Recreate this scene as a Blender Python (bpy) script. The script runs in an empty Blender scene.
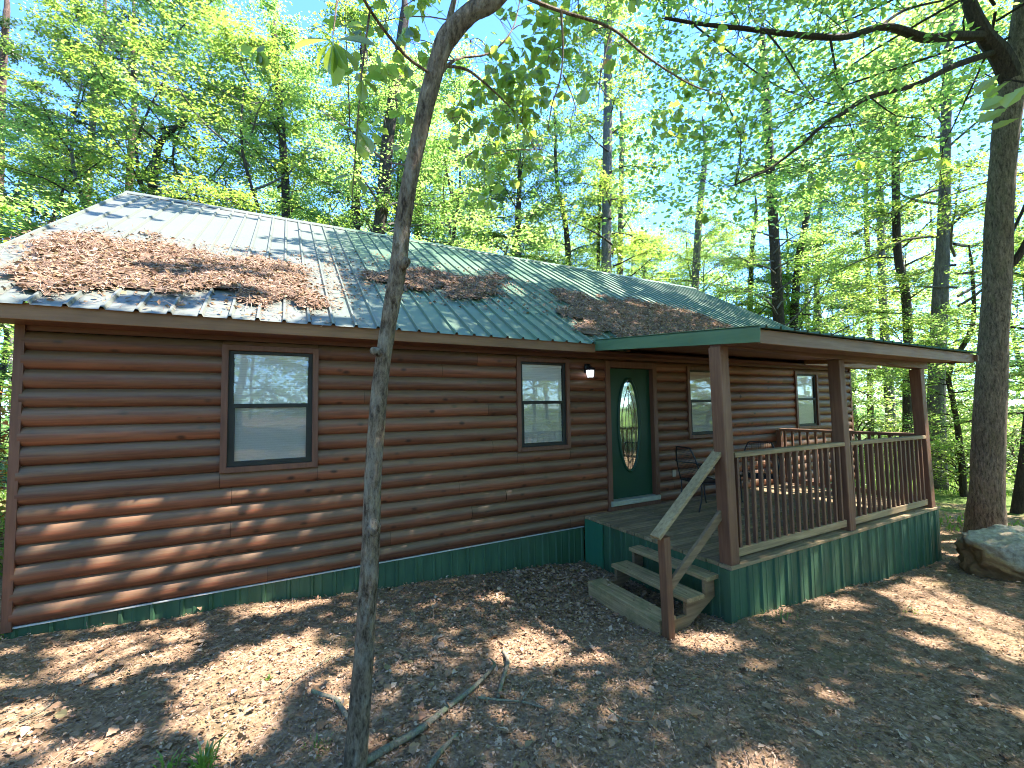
import bpy, math, random
import numpy as np
from mathutils import Vector

random.seed(7)
RNG = np.random.default_rng(11)
scene = bpy.context.scene
COL = scene.collection
pi = math.pi

# ------------------------------------------------------------------ camera numbers
CAM = np.array([-1.283, -5.2974, 1.7932])
FPX = 429.519
PITCH, ROLL, YAW = .0531, -.0148, -.4878


def cam_axes():
    cy, sy = math.cos(YAW), math.sin(YAW)
    fwd = np.array([-sy, cy, 0]); right = np.array([cy, sy, 0]); up = np.array([0, 0, 1.])
    cp, sp = math.cos(PITCH), math.sin(PITCH)
    f2 = cp * fwd + sp * up; u2 = cp * up - sp * fwd
    cr, sr = math.cos(ROLL), math.sin(ROLL)
    return f2, cr * right + sr * u2, cr * u2 - sr * right


AF, AR, AU = cam_axes()


def at(u, v, d):
    """world point seen at (u, v) of the photograph at forward distance d metres"""
    return CAM + d * (AF + (u - 512) / FPX * AR - (v - 384) / FPX * AU)


SUN = np.array([.57, -.25, 1.0]); SUN /= np.linalg.norm(SUN)


def gz(x, y):
    x = np.asarray(x, float); y = np.asarray(y, float)
    return -.32 - .07 * 14 * np.tanh(x / 14.) - .055 * 25 * np.tanh(y / 25.) - .085 * np.exp(-((x - 1.95) ** 2 + (y + 1.9) ** 2) / .8)


def bump(x, y):
    x = np.asarray(x, float); y = np.asarray(y, float)
    return (.018 * np.sin(3.1 * x + 1.7 * y) * np.sin(2.3 * y - .7 * x + 1) + .012 * np.sin(7.3 * x - 3.1 * y + 2) * np.sin(6.1 * y + 2.2 * x)
            + .007 * np.sin(15.1 * x + 9.7 * y) * np.sin(13.7 * y - 6 * x))


def ground(x, y):
    return gz(x, y) + bump(x, y)


def vnoise(P, s, seed=0):
    """cheap smooth noise 0..1 for clumping"""
    r = np.random.default_rng(100 + seed)
    out = np.zeros(len(P))
    for k in range(5):
        w = r.normal(size=3) * s; ph = r.uniform(0, 6.28, 3)
        out += np.sin(P @ w + ph[0]) * np.sin(P @ (w[[2, 0, 1]] * 1.3) + ph[1])
    return .5 + .5 * np.tanh(out * .7)


# ------------------------------------------------------------------ node helpers
def newmat(name):
    m = bpy.data.materials.new(name); m.use_nodes = True
    nt = m.node_tree; nt.nodes.clear()
    out = nt.nodes.new('ShaderNodeOutputMaterial')
    return m, nt, out


class G:
    def __init__(s, nt): s.nt = nt

    def n(s, typ, ins=None, **props):
        nd = s.nt.nodes.new(typ)
        for k, v in props.items(): setattr(nd, k, v)
        for k, v in (ins or {}).items():
            sk = nd.inputs[k]
            if isinstance(v, bpy.types.NodeSocket): s.nt.links.new(v, sk)
            else: sk.default_value = v
        return nd

    def ramp(s, fac, stops):
        nd = s.nt.nodes.new('ShaderNodeValToRGB')
        el = nd.color_ramp.elements
        while len(el) < len(stops): el.new(.5)
        for e, (p, c) in zip(el, stops):
            e.position = p; e.color = (c[0], c[1], c[2], 1) if not isinstance(c, (int, float)) else (c, c, c, 1)
        s.nt.links.new(fac, nd.inputs[0])
        return nd.outputs[0]

    def coord(s, scale=(1, 1, 1), kind='Object', rot=(0, 0, 0)):
        tc = s.n('ShaderNodeTexCoord')
        return s.n('ShaderNodeMapping', {'Vector': tc.outputs[kind], 'Scale': scale, 'Rotation': rot}).outputs[0]

    def noise(s, vec, scale, detail=4, rough=.6):
        return s.n('ShaderNodeTexNoise', {'Vector': vec, 'Scale': scale, 'Detail': detail, 'Roughness': rough}).outputs['Fac']

    def vor(s, vec, scale, feature='F1', out='Distance'):
        return s.n('ShaderNodeTexVoronoi', {'Vector': vec, 'Scale': scale}, feature=feature).outputs[out]

    def mix(s, fac, a, b, mode='MIX'):
        nd = s.n('ShaderNodeMix', data_type='RGBA', blend_type=mode)
        for sk, v in ((nd.inputs[0], fac), (nd.inputs[6], a), (nd.inputs[7], b)):
            if isinstance(v, bpy.types.NodeSocket): s.nt.links.new(v, sk)
            else: sk.default_value = v if isinstance(v, (int, float)) else (v[0], v[1], v[2], 1)
        return nd.outputs[2]

    def math(s, op, a, b=0.0):
        nd = s.n('ShaderNodeMath', operation=op)
        for sk, v in ((nd.inputs[0], a), (nd.inputs[1], b)):
            if isinstance(v, bpy.types.NodeSocket): s.nt.links.new(v, sk)
            else: sk.default_value = v
        return nd.outputs[0]

    def bump(s, h, strength, dist):
        return s.n('ShaderNodeBump', {'Height': h, 'Strength': strength, 'Distance': dist}).outputs[0]

    def island(s): return s.n('ShaderNodeNewGeometry').outputs['Random Per Island']

    def pbr(s, out, color, rough, normal=None, spec=.5, metal=0.):
        b = s.n('ShaderNodeBsdfPrincipled')
        for k, v in (('Base Color', color), ('Roughness', rough), ('Specular IOR Level', spec), ('Metallic', metal), ('Normal', normal)):
            if v is None: continue
            if isinstance(v, bpy.types.NodeSocket): s.nt.links.new(v, b.inputs[k])
            else: b.inputs[k].default_value = (v[0], v[1], v[2], 1) if k == 'Base Color' else v
        s.nt.links.new(b.outputs[0], out.inputs[0])
        return b


def wood(name, dark, light, axis=0, rough=.55, stain=None, stain_amt=.0, spec=.4, knots=False, tint=.5, grain=1.0):
    m, nt, out = newmat(name); g = G(nt)
    sc = [14, 14, 14]; sc[axis] = .8
    v = g.coord(tuple(sc))
    n1 = g.noise(v, 2.2 * grain, 5, .65)
    n2 = g.noise(g.coord(), 1.3, 3)
    col = g.ramp(n1, [(.25, dark), (.72, light)])
    isl = g.island()
    br = g.ramp(isl, [(0, 1 - tint * .55), (1, 1 + tint * .45)])
    col = g.mix(1, col, br, 'MULTIPLY')
    col = g.mix(.6, col, g.ramp(n2, [(.3, .62), (.7, 1.25)]), 'MULTIPLY')
    if knots:
        ks = [4.2, 7, 7]; 
        k = g.vor(g.coord(tuple(ks)), 1.0)
        col = g.mix(g.ramp(k, [(.08, .9), (.22, 0.)]), col, (dark[0] * .3, dark[1] * .3, dark[2] * .3))
        st = g.noise(g.coord((.9, 3, 22)), 1.6, 4, .7)
        col = g.mix(g.ramp(st, [(.50, 0.), (.68, .6)]), col, (light[0] * .75, light[1] * 1.1, light[2] * 1.25))
    if knots:
        zz = g.n('ShaderNodeSeparateXYZ', {0: g.coord()}).outputs[2]
        fr = g.n('ShaderNodeMath', {0: g.math('DIVIDE', zz, .168)}, operation='FRACT').outputs[0]
        wn_ = g.math('ADD', fr, g.math('MULTIPLY', g.math('SUBTRACT', g.noise(g.coord((1.2, 1.2, 9)), 1.7, 4), .5), .5))
        col = g.mix(g.ramp(wn_, [(.5, 0.), (.68, .62)]), col, g.mix(n1, (.075, .05, .026), (.20, .135, .072)))
    if stain:
        s2 = g.noise(g.coord((2, 2, 2)), 2.6, 5, .7)
        col = g.mix(g.ramp(s2, [(.42, 0.), (.68, stain_amt)]), col, stain)
    nb = g.bump(n1, .35, .006)
    rg = g.ramp(n1, [(.2, rough + .15), (.8, rough - .08)])
    g.pbr(out, col, rg, nb, spec)
    return m


def plain(name, c, rough=.5, spec=.4, metal=0., var=.25, scale=6., bumpd=.0):
    m, nt, out = newmat(name); g = G(nt)
    n = g.noise(g.coord(), scale, 5, .6)
    col = g.mix(1, c, g.ramp(n, [(.25, 1 - var), (.75, 1 + var)]), 'MULTIPLY')
    nb = g.bump(n, .4, bumpd) if bumpd else None
    g.pbr(out, col, g.ramp(n, [(.2, min(1, rough + .1)), (.8, max(0.02, rough - .1))]), nb, spec, metal)
    return m


def paintmetal(name, c, faded, rough, axis, dirt=(.06, .055, .035), dirt_amt=.35):
    m, nt, out = newmat(name); g = G(nt)
    sc = [5, 5, 5]; sc[axis] = .5
    n = g.noise(g.coord(tuple(sc)), 1.6, 5, .65)
    n2 = g.noise(g.coord(), .9, 5, .7)
    n3 = g.noise(g.coord(), 11, 4, .7)
    col = g.mix(g.ramp(n, [(.35, 0.), (.7, 1.)]), c, faded)
    col = g.mix(g.ramp(n2, [(.5, 0.), (.72, dirt_amt)]), col, dirt)
    col = g.mix(g.ramp(n3, [(.58, 0.), (.75, dirt_amt * .8)]), col, dirt)
    g.pbr(out, col, g.ramp(n2, [(.3, rough), (.7, rough + .22)]), g.bump(n2, .15, .01), .5)
    return m


def leafmat(name, cols, trans, gloss=.05, tr=.68):
    m, nt, out = newmat(name); g = G(nt)
    isl = g.island()
    k = len(cols)
    dc = g.ramp(isl, [(i / max(1, k - 1), c) for i, c in enumerate(cols)])
    tc = g.ramp(isl, [(i / max(1, k - 1), c) for i, c in enumerate(trans)])
    d = g.n('ShaderNodeBsdfDiffuse', {'Color': dc}); t = g.n('ShaderNodeBsdfTranslucent', {'Color': tc})
    mx = g.n('ShaderNodeMixShader', {0: tr, 1: d.outputs[0], 2: t.outputs[0]})
    gl = g.n('ShaderNodeBsdfGlossy', {'Color': (1, 1, 1, 1), 'Roughness': .35})
    m2 = g.n('ShaderNodeMixShader', {0: gloss, 1: mx.outputs[0], 2: gl.outputs[0]})
    nt.links.new(m2.outputs[0], out.inputs[0])
    return m


def bark(name, dark, light, lichen=None, amt=.4, scale=1.0, depth=.03, zs=4.5, lo=.36, hi=.62):
    m, nt, out = newmat(name); g = G(nt)
    warp = g.noise(g.coord((3, 3, 3)), 1.5, 3)
    v = g.coord((34 * scale, 34 * scale, zs * scale))
    v = g.n('ShaderNodeVectorMath', {0: v, 1: g.n('ShaderNodeCombineXYZ', {0: g.math('MULTIPLY', warp, 3.), 1: g.math('MULTIPLY', warp, 3.), 2: 0.}).outputs[0]}, operation='ADD').outputs[0]
    n = g.noise(v, 1.0, 8, .72)
    n2 = g.noise(g.coord((60 * scale, 60 * scale, 22 * scale)), 1.0, 4, .7)
    h = g.math('ADD', g.math('MULTIPLY', n, .75), g.math('MULTIPLY', n2, .25))
    col = g.ramp(h, [(lo, dark), (hi, light)])
    col = g.mix(.7, col, g.ramp(g.noise(g.coord((1.5, 1.5, .7)), 2., 4), [(.3, .6), (.7, 1.3)]), 'MULTIPLY')
    if lichen:
        l = g.noise(g.coord((5, 5, 2.2)), 2.2, 6, .75)
        col = g.mix(g.ramp(l, [(.5, 0.), (.62, amt)]), col, lichen)
    hb = g.ramp(h, [(.34, 0.), (.62, 1.)])
    g.pbr(out, col, .85, g.bump(hb, 1., depth), .2)
    return m


# ------------------------------------------------------------------ materials
M = {}
M['log'] = wood('log_stain', (.064, .020, .009), (.205, .067, .030), 0, .46, spec=.42, knots=True, tint=.75)
M['logside'] = wood('log_stain_side', (.064, .020, .009), (.205, .067, .030), 1, .42, spec=.5, knots=True, tint=.55)
M['trim'] = wood('brown_trim', (.085, .032, .017), (.15, .062, .034), 2, .5, tint=.15)
M['fascia'] = wood('tan_brown_fascia', (.14, .068, .029), (.22, .112, .05), 0, .55, tint=.1)
M['frieze'] = wood('red_brown_board', (.075, .028, .018), (.13, .05, .032), 0, .5, tint=.1)
M['post'] = wood('post_brown', (.10, .04, .02), (.19, .085, .042), 2, .55, tint=.25)
M['baluster'] = wood('baluster_brown', (.085, .035, .018), (.17, .08, .042), 2, .55, tint=.5)
M['railtop'] = wood('weathered_rail', (.15, .10, .05), (.36, .255, .13), 0, .7, tint=.2)
M['railtopy'] = wood('weathered_rail_y', (.12, .06, .035), (.22, .12, .07), 1, .6, tint=.2)
M['deck'] = wood('weathered_deck', (.14, .092, .046), (.36, .255, .138), 0, .75, stain=(.07, .075, .03), stain_amt=.55, tint=.5)
M['tread'] = wood('weathered_tread', (.15, .098, .047), (.41, .285, .148), 1, .8, stain=(.09, .10, .035), stain_amt=.65, tint=.4)
M['stringer'] = wood('stringer_wood', (.11, .068, .034), (.23, .15, .08), 0, .7, tint=.3)
M['green'] = paintmetal('green_skirt_metal', (.016, .060, .027), (.04, .10, .05), .48, 2, (.03, .045, .025), .45)
M['greenlight'] = paintmetal('green_panel_metal', (.015, .11, .06), (.03, .14, .08), .42, 2, (.05, .05, .03), .3)
M['rake'] = paintmetal('green_rake_metal', (.06, .13, .065), (.11, .18, .09), .45, 1, (.12, .14, .03), .5)
M['roof'] = paintmetal('faded_green_roof_metal', (.05, .105, .066), (.125, .17, .13), .34, 1, (.10, .095, .07), .4)
def roofmat():
    m, nt, out = newmat('weathered_glare_roof_metal'); g = G(nt)
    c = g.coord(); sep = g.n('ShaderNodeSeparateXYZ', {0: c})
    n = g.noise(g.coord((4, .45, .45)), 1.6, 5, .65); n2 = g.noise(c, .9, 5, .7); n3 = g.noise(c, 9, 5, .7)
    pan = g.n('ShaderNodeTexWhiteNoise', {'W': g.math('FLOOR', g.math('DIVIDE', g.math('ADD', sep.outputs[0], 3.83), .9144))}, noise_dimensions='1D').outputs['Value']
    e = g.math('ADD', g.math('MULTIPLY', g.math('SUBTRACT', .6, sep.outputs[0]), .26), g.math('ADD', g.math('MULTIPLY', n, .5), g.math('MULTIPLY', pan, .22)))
    col = g.mix(g.ramp(e, [(.2, 0.), (.85, 1.)]), (.052, .115, .062), (.115, .13, .112))  # paler toward the left end: sun and sky glare put into the colour
    col = g.mix(g.ramp(n2, [(.48, 0.), (.7, .35)]), col, (.11, .10, .075))
    col = g.mix(g.ramp(n3, [(.6, 0.), (.78, .35)]), col, (.12, .10, .07))
    rb = g.n('ShaderNodeMath', {0: g.math('DIVIDE', g.math('ADD', sep.outputs[0], 3.83), .2286)}, operation='FRACT').outputs[0]
    col = g.mix(g.ramp(rb, [(0., .0), (.19, .0), (.2, .45), (.26, .0)]), col, (.05, .05, .04))
    g.pbr(out, col, g.ramp(n2, [(.3, .36), (.7, .55)]), None, .5)
    return m


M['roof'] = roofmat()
M['flash'] = plain('galvanised_flashing', (.42, .44, .42), .45, .5, .3)
M['black'] = plain('black_iron', (.012, .012, .013), .45, .5, .2)
M['sash'] = plain('bronze_sash', (.018, .019, .016), .5, .3, .1)
M['door'] = plain('dark_green_door', (.006, .042, .02), .45, .3, 0, .12, 2)
M['sill'] = plain('pale_threshold', (.30, .30, .22), .5, .4)
M['white'] = plain('off_white_plastic', (.66, .64, .58), .5, .4, 0, .05)
M['outlet'] = plain('tan_outlet_plastic', (.30, .24, .17), .5, .4, 0, .05)
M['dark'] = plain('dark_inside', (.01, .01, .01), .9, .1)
M['ply'] = wood('porch_ceiling', (.10, .045, .026), (.17, .08, .046), 1, .6, tint=.15)
M['came'] = plain('brass_came', (.16, .13, .07), .4, .5, .6)


def blindmat():
    m, nt, out = newmat('white_blind'); g = G(nt)
    sep = g.n('ShaderNodeSeparateXYZ', {0: g.n('ShaderNodeTexCoord').outputs['Object']})
    w = g.n('ShaderNodeMath', {0: g.math('MULTIPLY', sep.outputs[2], 40.0)}, operation='FRACT').outputs[0]
    col = g.ramp(w, [(0, (.5, .51, .48)), (.12, (.84, .85, .80)), (1, (.88, .88, .83))])
    g.pbr(out, col, .6, g.bump(w, .5, .004), .3)
    return m


M['blind'] = blindmat()


def glassmat(name, refl, tint=(1, 1, 1), rough=.02):
    m, nt, out = newmat(name); g = G(nt)
    fr = g.n('ShaderNodeFresnel', {'IOR': 1.55}).outputs[0]
    fac = g.math('MINIMUM', g.math('ADD', g.math('MULTIPLY', fr, 1.1), refl), .9)
    n = g.noise(g.coord(), 2.2, 2)
    nb = g.bump(n, .05, .02)
    t = g.n('ShaderNodeBsdfTransparent', {'Color': (*tint, 1)}); gl = g.n('ShaderNodeBsdfGlossy', {'Color': (.95, 1, .97, 1), 'Roughness': rough, 'Normal': nb})
    mx = g.n('ShaderNodeMixShader', {0: fac, 1: t.outputs[0], 2: gl.outputs[0]})
    nt.links.new(mx.outputs[0], out.inputs[0])
    return m


M['glass'] = glassmat('window_glass', .03)
M['glassdark'] = glassmat('leaded_glass', .35, (.35, .4, .35), .05)


def screenmat():
    m, nt, out = newmat('insect_screen'); g = G(nt)
    d = g.n('ShaderNodeBsdfDiffuse', {'Color': (.07, .08, .075, 1)}); t = g.n('ShaderNodeBsdfTransparent')
    mx = g.n('ShaderNodeMixShader', {0: .24, 1: t.outputs[0], 2: d.outputs[0]})
    nt.links.new(mx.outputs[0], out.inputs[0])
    return m


M['screen'] = screenmat()
m_, nt_, out_ = newmat('lit_lamp_glass'); g_ = G(nt_)
b_ = g_.pbr(out_, (.9, .9, .95), .3)
b_.inputs['Emission Color'].default_value = (.92, .93, 1, 1); b_.inputs['Emission Strength'].default_value = .35
M['lampglass'] = m_

G1 = [(.06, .12, .02), (.082, .16, .025), (.108, .19, .03), (.13, .20, .04)]
GT = [(.24, .45, .07), (.31, .53, .10), (.385, .59, .13), (.46, .63, .19)]
M['leaf'] = leafmat('spring_leaves', G1, GT)
M['leaf2'] = leafmat('mid_green_leaves', [(.055, .105, .022), (.08, .14, .028), (.10, .155, .03)], [(.24, .38, .05), (.31, .46, .06), (.38, .51, .08)])
M['leaf3'] = leafmat('yellow_green_leaves', [(.10, .155, .025), (.13, .185, .03), (.15, .20, .035)], [(.31, .54, .08), (.38, .59, .11), (.44, .62, .16)])
M['oakleaf'] = leafmat('oak_leaves', [(.05, .12, .02), (.07, .16, .025), (.09, .18, .03)], [(.34, .50, .05), (.42, .57, .07), (.50, .62, .10)], .07)
M['redleaf'] = leafmat('orange_leaves', [(.35, .10, .03), (.30, .14, .03), (.10, .16, .03)], [(.6, .2, .05), (.5, .25, .05), (.3, .4, .05)], .05)
M['pineneedle'] = leafmat('pine_needles', [(.03, .07, .02), (.05, .09, .025)], [(.08, .16, .03), (.12, .2, .04)], .05, .3)
M['litter'] = leafmat('dead_leaves', [(.10, .063, .038), (.225, .143, .087), (.335, .22, .143), (.155, .106, .064), (.48, .355, .26), (.28, .152, .10), (.19, .165, .085)],
                      [(.1, .05, .02)] * 7, .0, .12)
M['straw'] = leafmat('fallen_pine_straw', [(.19, .125, .092), (.29, .205, .16), (.15, .098, .07), (.40, .31, .25)], [(.2, .1, .05)] * 4, .0, .1)
M['grass'] = leafmat('grass_blades', [(.05, .12, .02), (.08, .17, .03), (.12, .19, .04)], [(.2, .4, .05), (.28, .48, .06), (.35, .5, .07)], .04, .45)
M['bark_slim'] = bark('slim_trunk_bark', (.085, .056, .036), (.50, .375, .26), (.55, .48, .38), .6, 1.05, .05, 9.5, .40, .60)
M['bark_big'] = bark('big_trunk_bark', (.055, .042, .029), (.34, .265, .185), (.15, .16, .08), .3, .9, .04, 7., .38, .61)
M['bark_dark'] = bark('dark_bark', (.025, .02, .015), (.085, .066, .05), None, .3, .8, .03)
M['bark_grey'] = bark('grey_bark', (.07, .062, .055), (.21, .19, .17), (.2, .22, .16), .3, .7, .03)
M['bark_pine'] = bark('pine_bark', (.06, .036, .026), (.22, .135, .095), None, .3, .6, .04)
M['stick'] = bark('mossy_stick_bark', (.11, .098, .07), (.27, .245, .185), (.18, .22, .12), .8, 2, .006)


def groundmat():
    m, nt, out = newmat('forest_floor'); g = G(nt)
    P = g.n('ShaderNodeNewGeometry').outputs['Position']
    va = g.vor(P, 21., 'F1', 'Color'); vb = g.vor(P, 47., 'F1', 'Color')
    n1 = g.noise(P, 1.1, 5, .65); n2 = g.noise(P, 28., 5, .75)
    bw = g.n('ShaderNodeRGBToBW', {0: va}).outputs[0]; bw2 = g.n('ShaderNodeRGBToBW', {0: vb}).outputs[0]
    c1 = g.ramp(bw, [(.1, (.08, .052, .029)), (.4, (.205, .13, .08)), (.65, (.305, .20, .128)), (.9, (.44, .32, .23))])
    c2 = g.ramp(bw2, [(.1, (.07, .046, .026)), (.5, (.22, .15, .085)), (.9, (.40, .29, .18))])
    col = g.mix(.5, c1, c2)
    col = g.mix(.7, col, g.ramp(n2, [(.3, .45), (.7, 1.4)]), 'MULTIPLY')
    col = g.mix(g.ramp(n1, [(.42, 0.), (.62, .5)]), col, (.27, .17, .11))
    gn = g.noise(P, .8, 5, .7)
    col = g.mix(g.ramp(gn, [(.5, 0.), (.68, .45)]), col, (.15, .14, .06))
    sep = g.n('ShaderNodeSeparateXYZ', {0: P})
    # the yard away from the cabin is grassed
    dist = g.math('MAXIMUM', g.math('MULTIPLY', g.math('SUBTRACT', sep.outputs[0], 12.), .22), g.math('MULTIPLY', g.math('SUBTRACT', g.math('MULTIPLY', sep.outputs[0], -1.), 5.), .25))
    dist = g.math('ADD', dist, g.math('MULTIPLY', g.math('SUBTRACT', gn, .55), 2.4))
    gr = g.mix(n2, (.05, .10, .018), (.11, .19, .035))
    col = g.mix(g.ramp(dist, [(.1, 0.), (.6, .9)]), col, gr)
    h = g.math('ADD', g.math('MULTIPLY', bw, .6), g.math('MULTIPLY', n2, .8))
    g.pbr(out, col, .9, g.bump(h, 1., .03), .15)
    return m


M['ground'] = groundmat()


def rockmat():
    m, nt, out = newmat('lichened_boulder'); g = G(nt)
    c = g.coord()
    n1 = g.noise(c, 2.3, 6, .65); n2 = g.noise(c, 14, 6, .7)
    col = g.ramp(n2, [(.3, (.19, .15, .105)), (.7, (.50, .43, .31))])
    col = g.mix(g.ramp(n1, [(.52, 0.), (.66, .65)]), col, (.19, .19, .09))
    sep = g.n('ShaderNodeSeparateXYZ', {0: c})
    # iron stained broken face on the left side of the boulder
    e = g.math('MULTIPLY', .4, g.math('ADD', g.math('SUBTRACT', g.math('MULTIPLY', sep.outputs[0], -2.2), g.math('MULTIPLY', sep.outputs[2], 3.0)), g.math('MULTIPLY', n1, 1.3)))
    col = g.mix(g.ramp(e, [(.42, 0.), (.62, .95)]), col, g.mix(n2, (.14, .07, .026), (.36, .18, .065)))
    g.pbr(out, col, .9, g.bump(g.math('ADD', n1, g.math('MULTIPLY', n2, .5)), .9, .05), .2)
    return m


M['rock'] = rockmat()
m_, nt_, out_ = newmat('straw_bed'); g_ = G(nt_)
v_ = g_.noise(g_.coord(), 26., 6, .8); v2_ = g_.noise(g_.coord((30, 6, 6)), 3., 4, .7)
g_.pbr(out_, g_.mix(.5, g_.ramp(v_, [(.3, (.05, .031, .02)), (.7, (.22, .145, .10))]), g_.ramp(v2_, [(.3, (.08, .05, .033)), (.7, (.27, .18, .13))])), .9, g_.bump(v_, 1., .03), .15)
M['strawbed'] = m_


# ------------------------------------------------------------------ mesh building
class MB:
    def __init__(s): s.v = []; s.f = []; s.m = []; s.n = 0

    def add(s, verts, faces, mat=0):
        s.v.append(np.asarray(verts, float).reshape(-1, 3))
        for f in faces: s.f.append(tuple(i + s.n for i in f)); s.m.append(mat)
        s.n += len(s.v[-1])

    def box(s, x0, x1, y0, y1, z0, z1, mat=0, bev=0.):
        if bev <= 0:
            V = [(x0, y0, z0), (x1, y0, z0), (x1, y1, z0), (x0, y1, z0), (x0, y0, z1), (x1, y0, z1), (x1, y1, z1), (x0, y1, z1)]
            s.add(V, [(0, 3, 2, 1), (4, 5, 6, 7), (0, 1, 5, 4), (1, 2, 6, 5), (2, 3, 7, 6), (3, 0, 4, 7)], mat); return
        b = bev
        s.bar((x0, (y0 + y1) / 2, (z0 + z1) / 2), (x1, (y0 + y1) / 2, (z0 + z1) / 2), y1 - y0, z1 - z0, mat, b)

    def bar(s, a, b, w, h, mat=0, bev=.004, up=(0, 0, 1)):
        """bevelled rectangular bar from a to b, w across, h along 'up'"""
        a = np.array(a, float); b = np.array(b, float); d = b - a; d /= np.linalg.norm(d)
        up = np.array(up, float)
        if abs(d @ up) > .95: up = np.array([0, 1., 0])
        sd = np.cross(d, up); sd /= np.linalg.norm(sd); u = np.cross(sd, d)
        c = bev; W = w / 2; H = h / 2
        pr = [(-W + c, -H), (W - c, -H), (W, -H + c), (W, H - c), (W - c, H), (-W + c, H), (-W, H - c), (-W, -H + c)]
        V = [p + sd * x + u * y for p in (a, b) for x, y in pr]
        F = [(i, (i + 1) % 8, 8 + (i + 1) % 8, 8 + i) for i in range(8)] + [tuple(range(7, -1, -1)), tuple(range(8, 16))]
        s.add(V, F, mat)

    def tube(s, pts, rad, sides=8, mat=0, smooth=0, rough=0., seed=0, cap=True):
        P = np.asarray(pts, float); R = np.asarray(rad, float) * np.ones(len(P))
        if smooth:
            Q = []; S = []
            n = len(P)
            for i in range(n - 1):
                p0, p1, p2, p3 = P[max(i - 1, 0)], P[i], P[i + 1], P[min(i + 2, n - 1)]
                for t in np.arange(smooth) / smooth:
                    Q.append(.5 * (2 * p1 + (p2 - p0) * t + (2 * p0 - 5 * p1 + 4 * p2 - p3) * t * t + (3 * p1 - p0 - 3 * p2 + p3) * t ** 3))
                    S.append(R[i] * (1 - t) + R[i + 1] * t)
            P = np.array(Q + [P[-1]]); R = np.array(S + [R[-1]])
        r = np.random.default_rng(seed)
        T = np.gradient(P, axis=0); T /= np.linalg.norm(T, axis=1)[:, None] + 1e-12
        ref = np.array([1., 0, 0]) if abs(T[0][0]) < .8 else np.array([0, 1., 0])
        V = []; ph = r.uniform(0, 6, 6)
        for i, (p, t) in enumerate(zip(P, T)):
            ref = ref - t * (ref @ t); ref /= np.linalg.norm(ref); bi = np.cross(t, ref)
            for k in range(sides):
                a = 2 * pi * k / sides
                rr = R[i] * (1 + rough * (math.sin(2 * a + ph[0] + i * .35) * .5 + math.sin(3 * a + ph[1] - i * .5) * .4 + r.normal() * .25))
                V.append(p + rr * (math.cos(a) * ref + math.sin(a) * bi))
        n = len(P)
        F = [(i * sides + k, i * sides + (k + 1) % sides, (i + 1) * sides + (k + 1) % sides, (i + 1) * sides + k) for i in range(n - 1) for k in range(sides)]
        if cap: F += [tuple(range(sides - 1, -1, -1)), tuple(range((n - 1) * sides, n * sides))]
        s.add(V, F, mat)

    def quads(s, Q, mat=0):
        """Q: (N,4,3)"""
        s.v.append(Q.reshape(-1, 3)); n = len(Q)
        s.f.append(('Q', s.n, n)); s.m.append(('Q', mat, n)); s.n += n * 4

    def mesh(s, name, mats, smooth=False):
        me = bpy.data.meshes.new(name)
        V = np.concatenate(s.v) if s.v else np.zeros((0, 3))
        idx = []; tot = []; mi = []
        for f, mm in zip(s.f, s.m):
            if f[0] == 'Q':
                idx.append(np.arange(f[1], f[1] + 4 * f[2])); tot.append(np.full(f[2], 4)); mi.append(np.full(f[2], mm[1]))
            else:
                idx.append(np.array(f)); tot.append(np.array([len(f)])); mi.append(np.array([mm]))
        idx = np.concatenate(idx); tot = np.concatenate(tot); mi = np.concatenate(mi)
        me.vertices.add(len(V)); me.vertices.foreach_set('co', V.ravel())
        me.loops.add(len(idx)); me.loops.foreach_set('vertex_index', idx.astype(np.int32))
        me.polygons.add(len(tot))
        st = np.concatenate([[0], np.cumsum(tot)[:-1]]).astype(np.int32)
        me.polygons.foreach_set('loop_start', st); me.polygons.foreach_set('loop_total', tot.astype(np.int32))
        for m in mats: me.materials.append(m)
        me.polygons.foreach_set('material_index', mi.astype(np.int32))
        me.polygons.foreach_set('use_smooth', np.full(len(tot), bool(smooth)))
        me.update(calc_edges=True); me.validate()
        return me


def link(name, data, parent=None):
    o = bpy.data.objects.new(name, data); COL.objects.link(o)
    if parent is not None: o.parent = parent
    return o


def part(name, mb, mats, parent=None, smooth=False, label=None, local=False):
    if not isinstance(mats, (list, tuple)): mats = [mats]
    me = mb.mesh(name, mats, smooth)
    o = link(name, me, parent)
    if parent is not None and not local:
        # geometry was given in world space; thing empties are axis aligned
        org = Vector((0, 0, 0)); p = parent
        while p is not None: org += p.location; p = p.parent
        o.location = -org
    if label: o['label'] = label
    return o


def thing(name, label, cat, loc, group=None):
    o = link(name, None); o.location = loc; o.empty_display_size = .3
    o['label'] = label; o['category'] = cat
    if group: o['group'] = group
    return o


def tag(o, label, cat, group=None, kind=None):
    o['label'] = label; o['category'] = cat
    if group: o['group'] = group
    if kind: o['kind'] = kind
    return o


# ------------------------------------------------------------------ foliage helpers
def unit(a): return a / (np.linalg.norm(a, axis=-1, keepdims=True) + 1e-9)


def leaf_quads(P, A, N, L, W, fold=.12):
    A = unit(A); S = unit(np.cross(N, A)); N2 = np.cross(A, S)
    L = np.broadcast_to(np.asarray(L, float), (len(P),))[:, None]; W = np.broadcast_to(np.asarray(W, float), (len(P),))[:, None]
    mid = P + A * L * .48
    return np.stack([P, mid + S * W * .5 + N2 * W * fold, P + A * L, mid - S * W * .5 + N2 * W * fold], 1)


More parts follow.
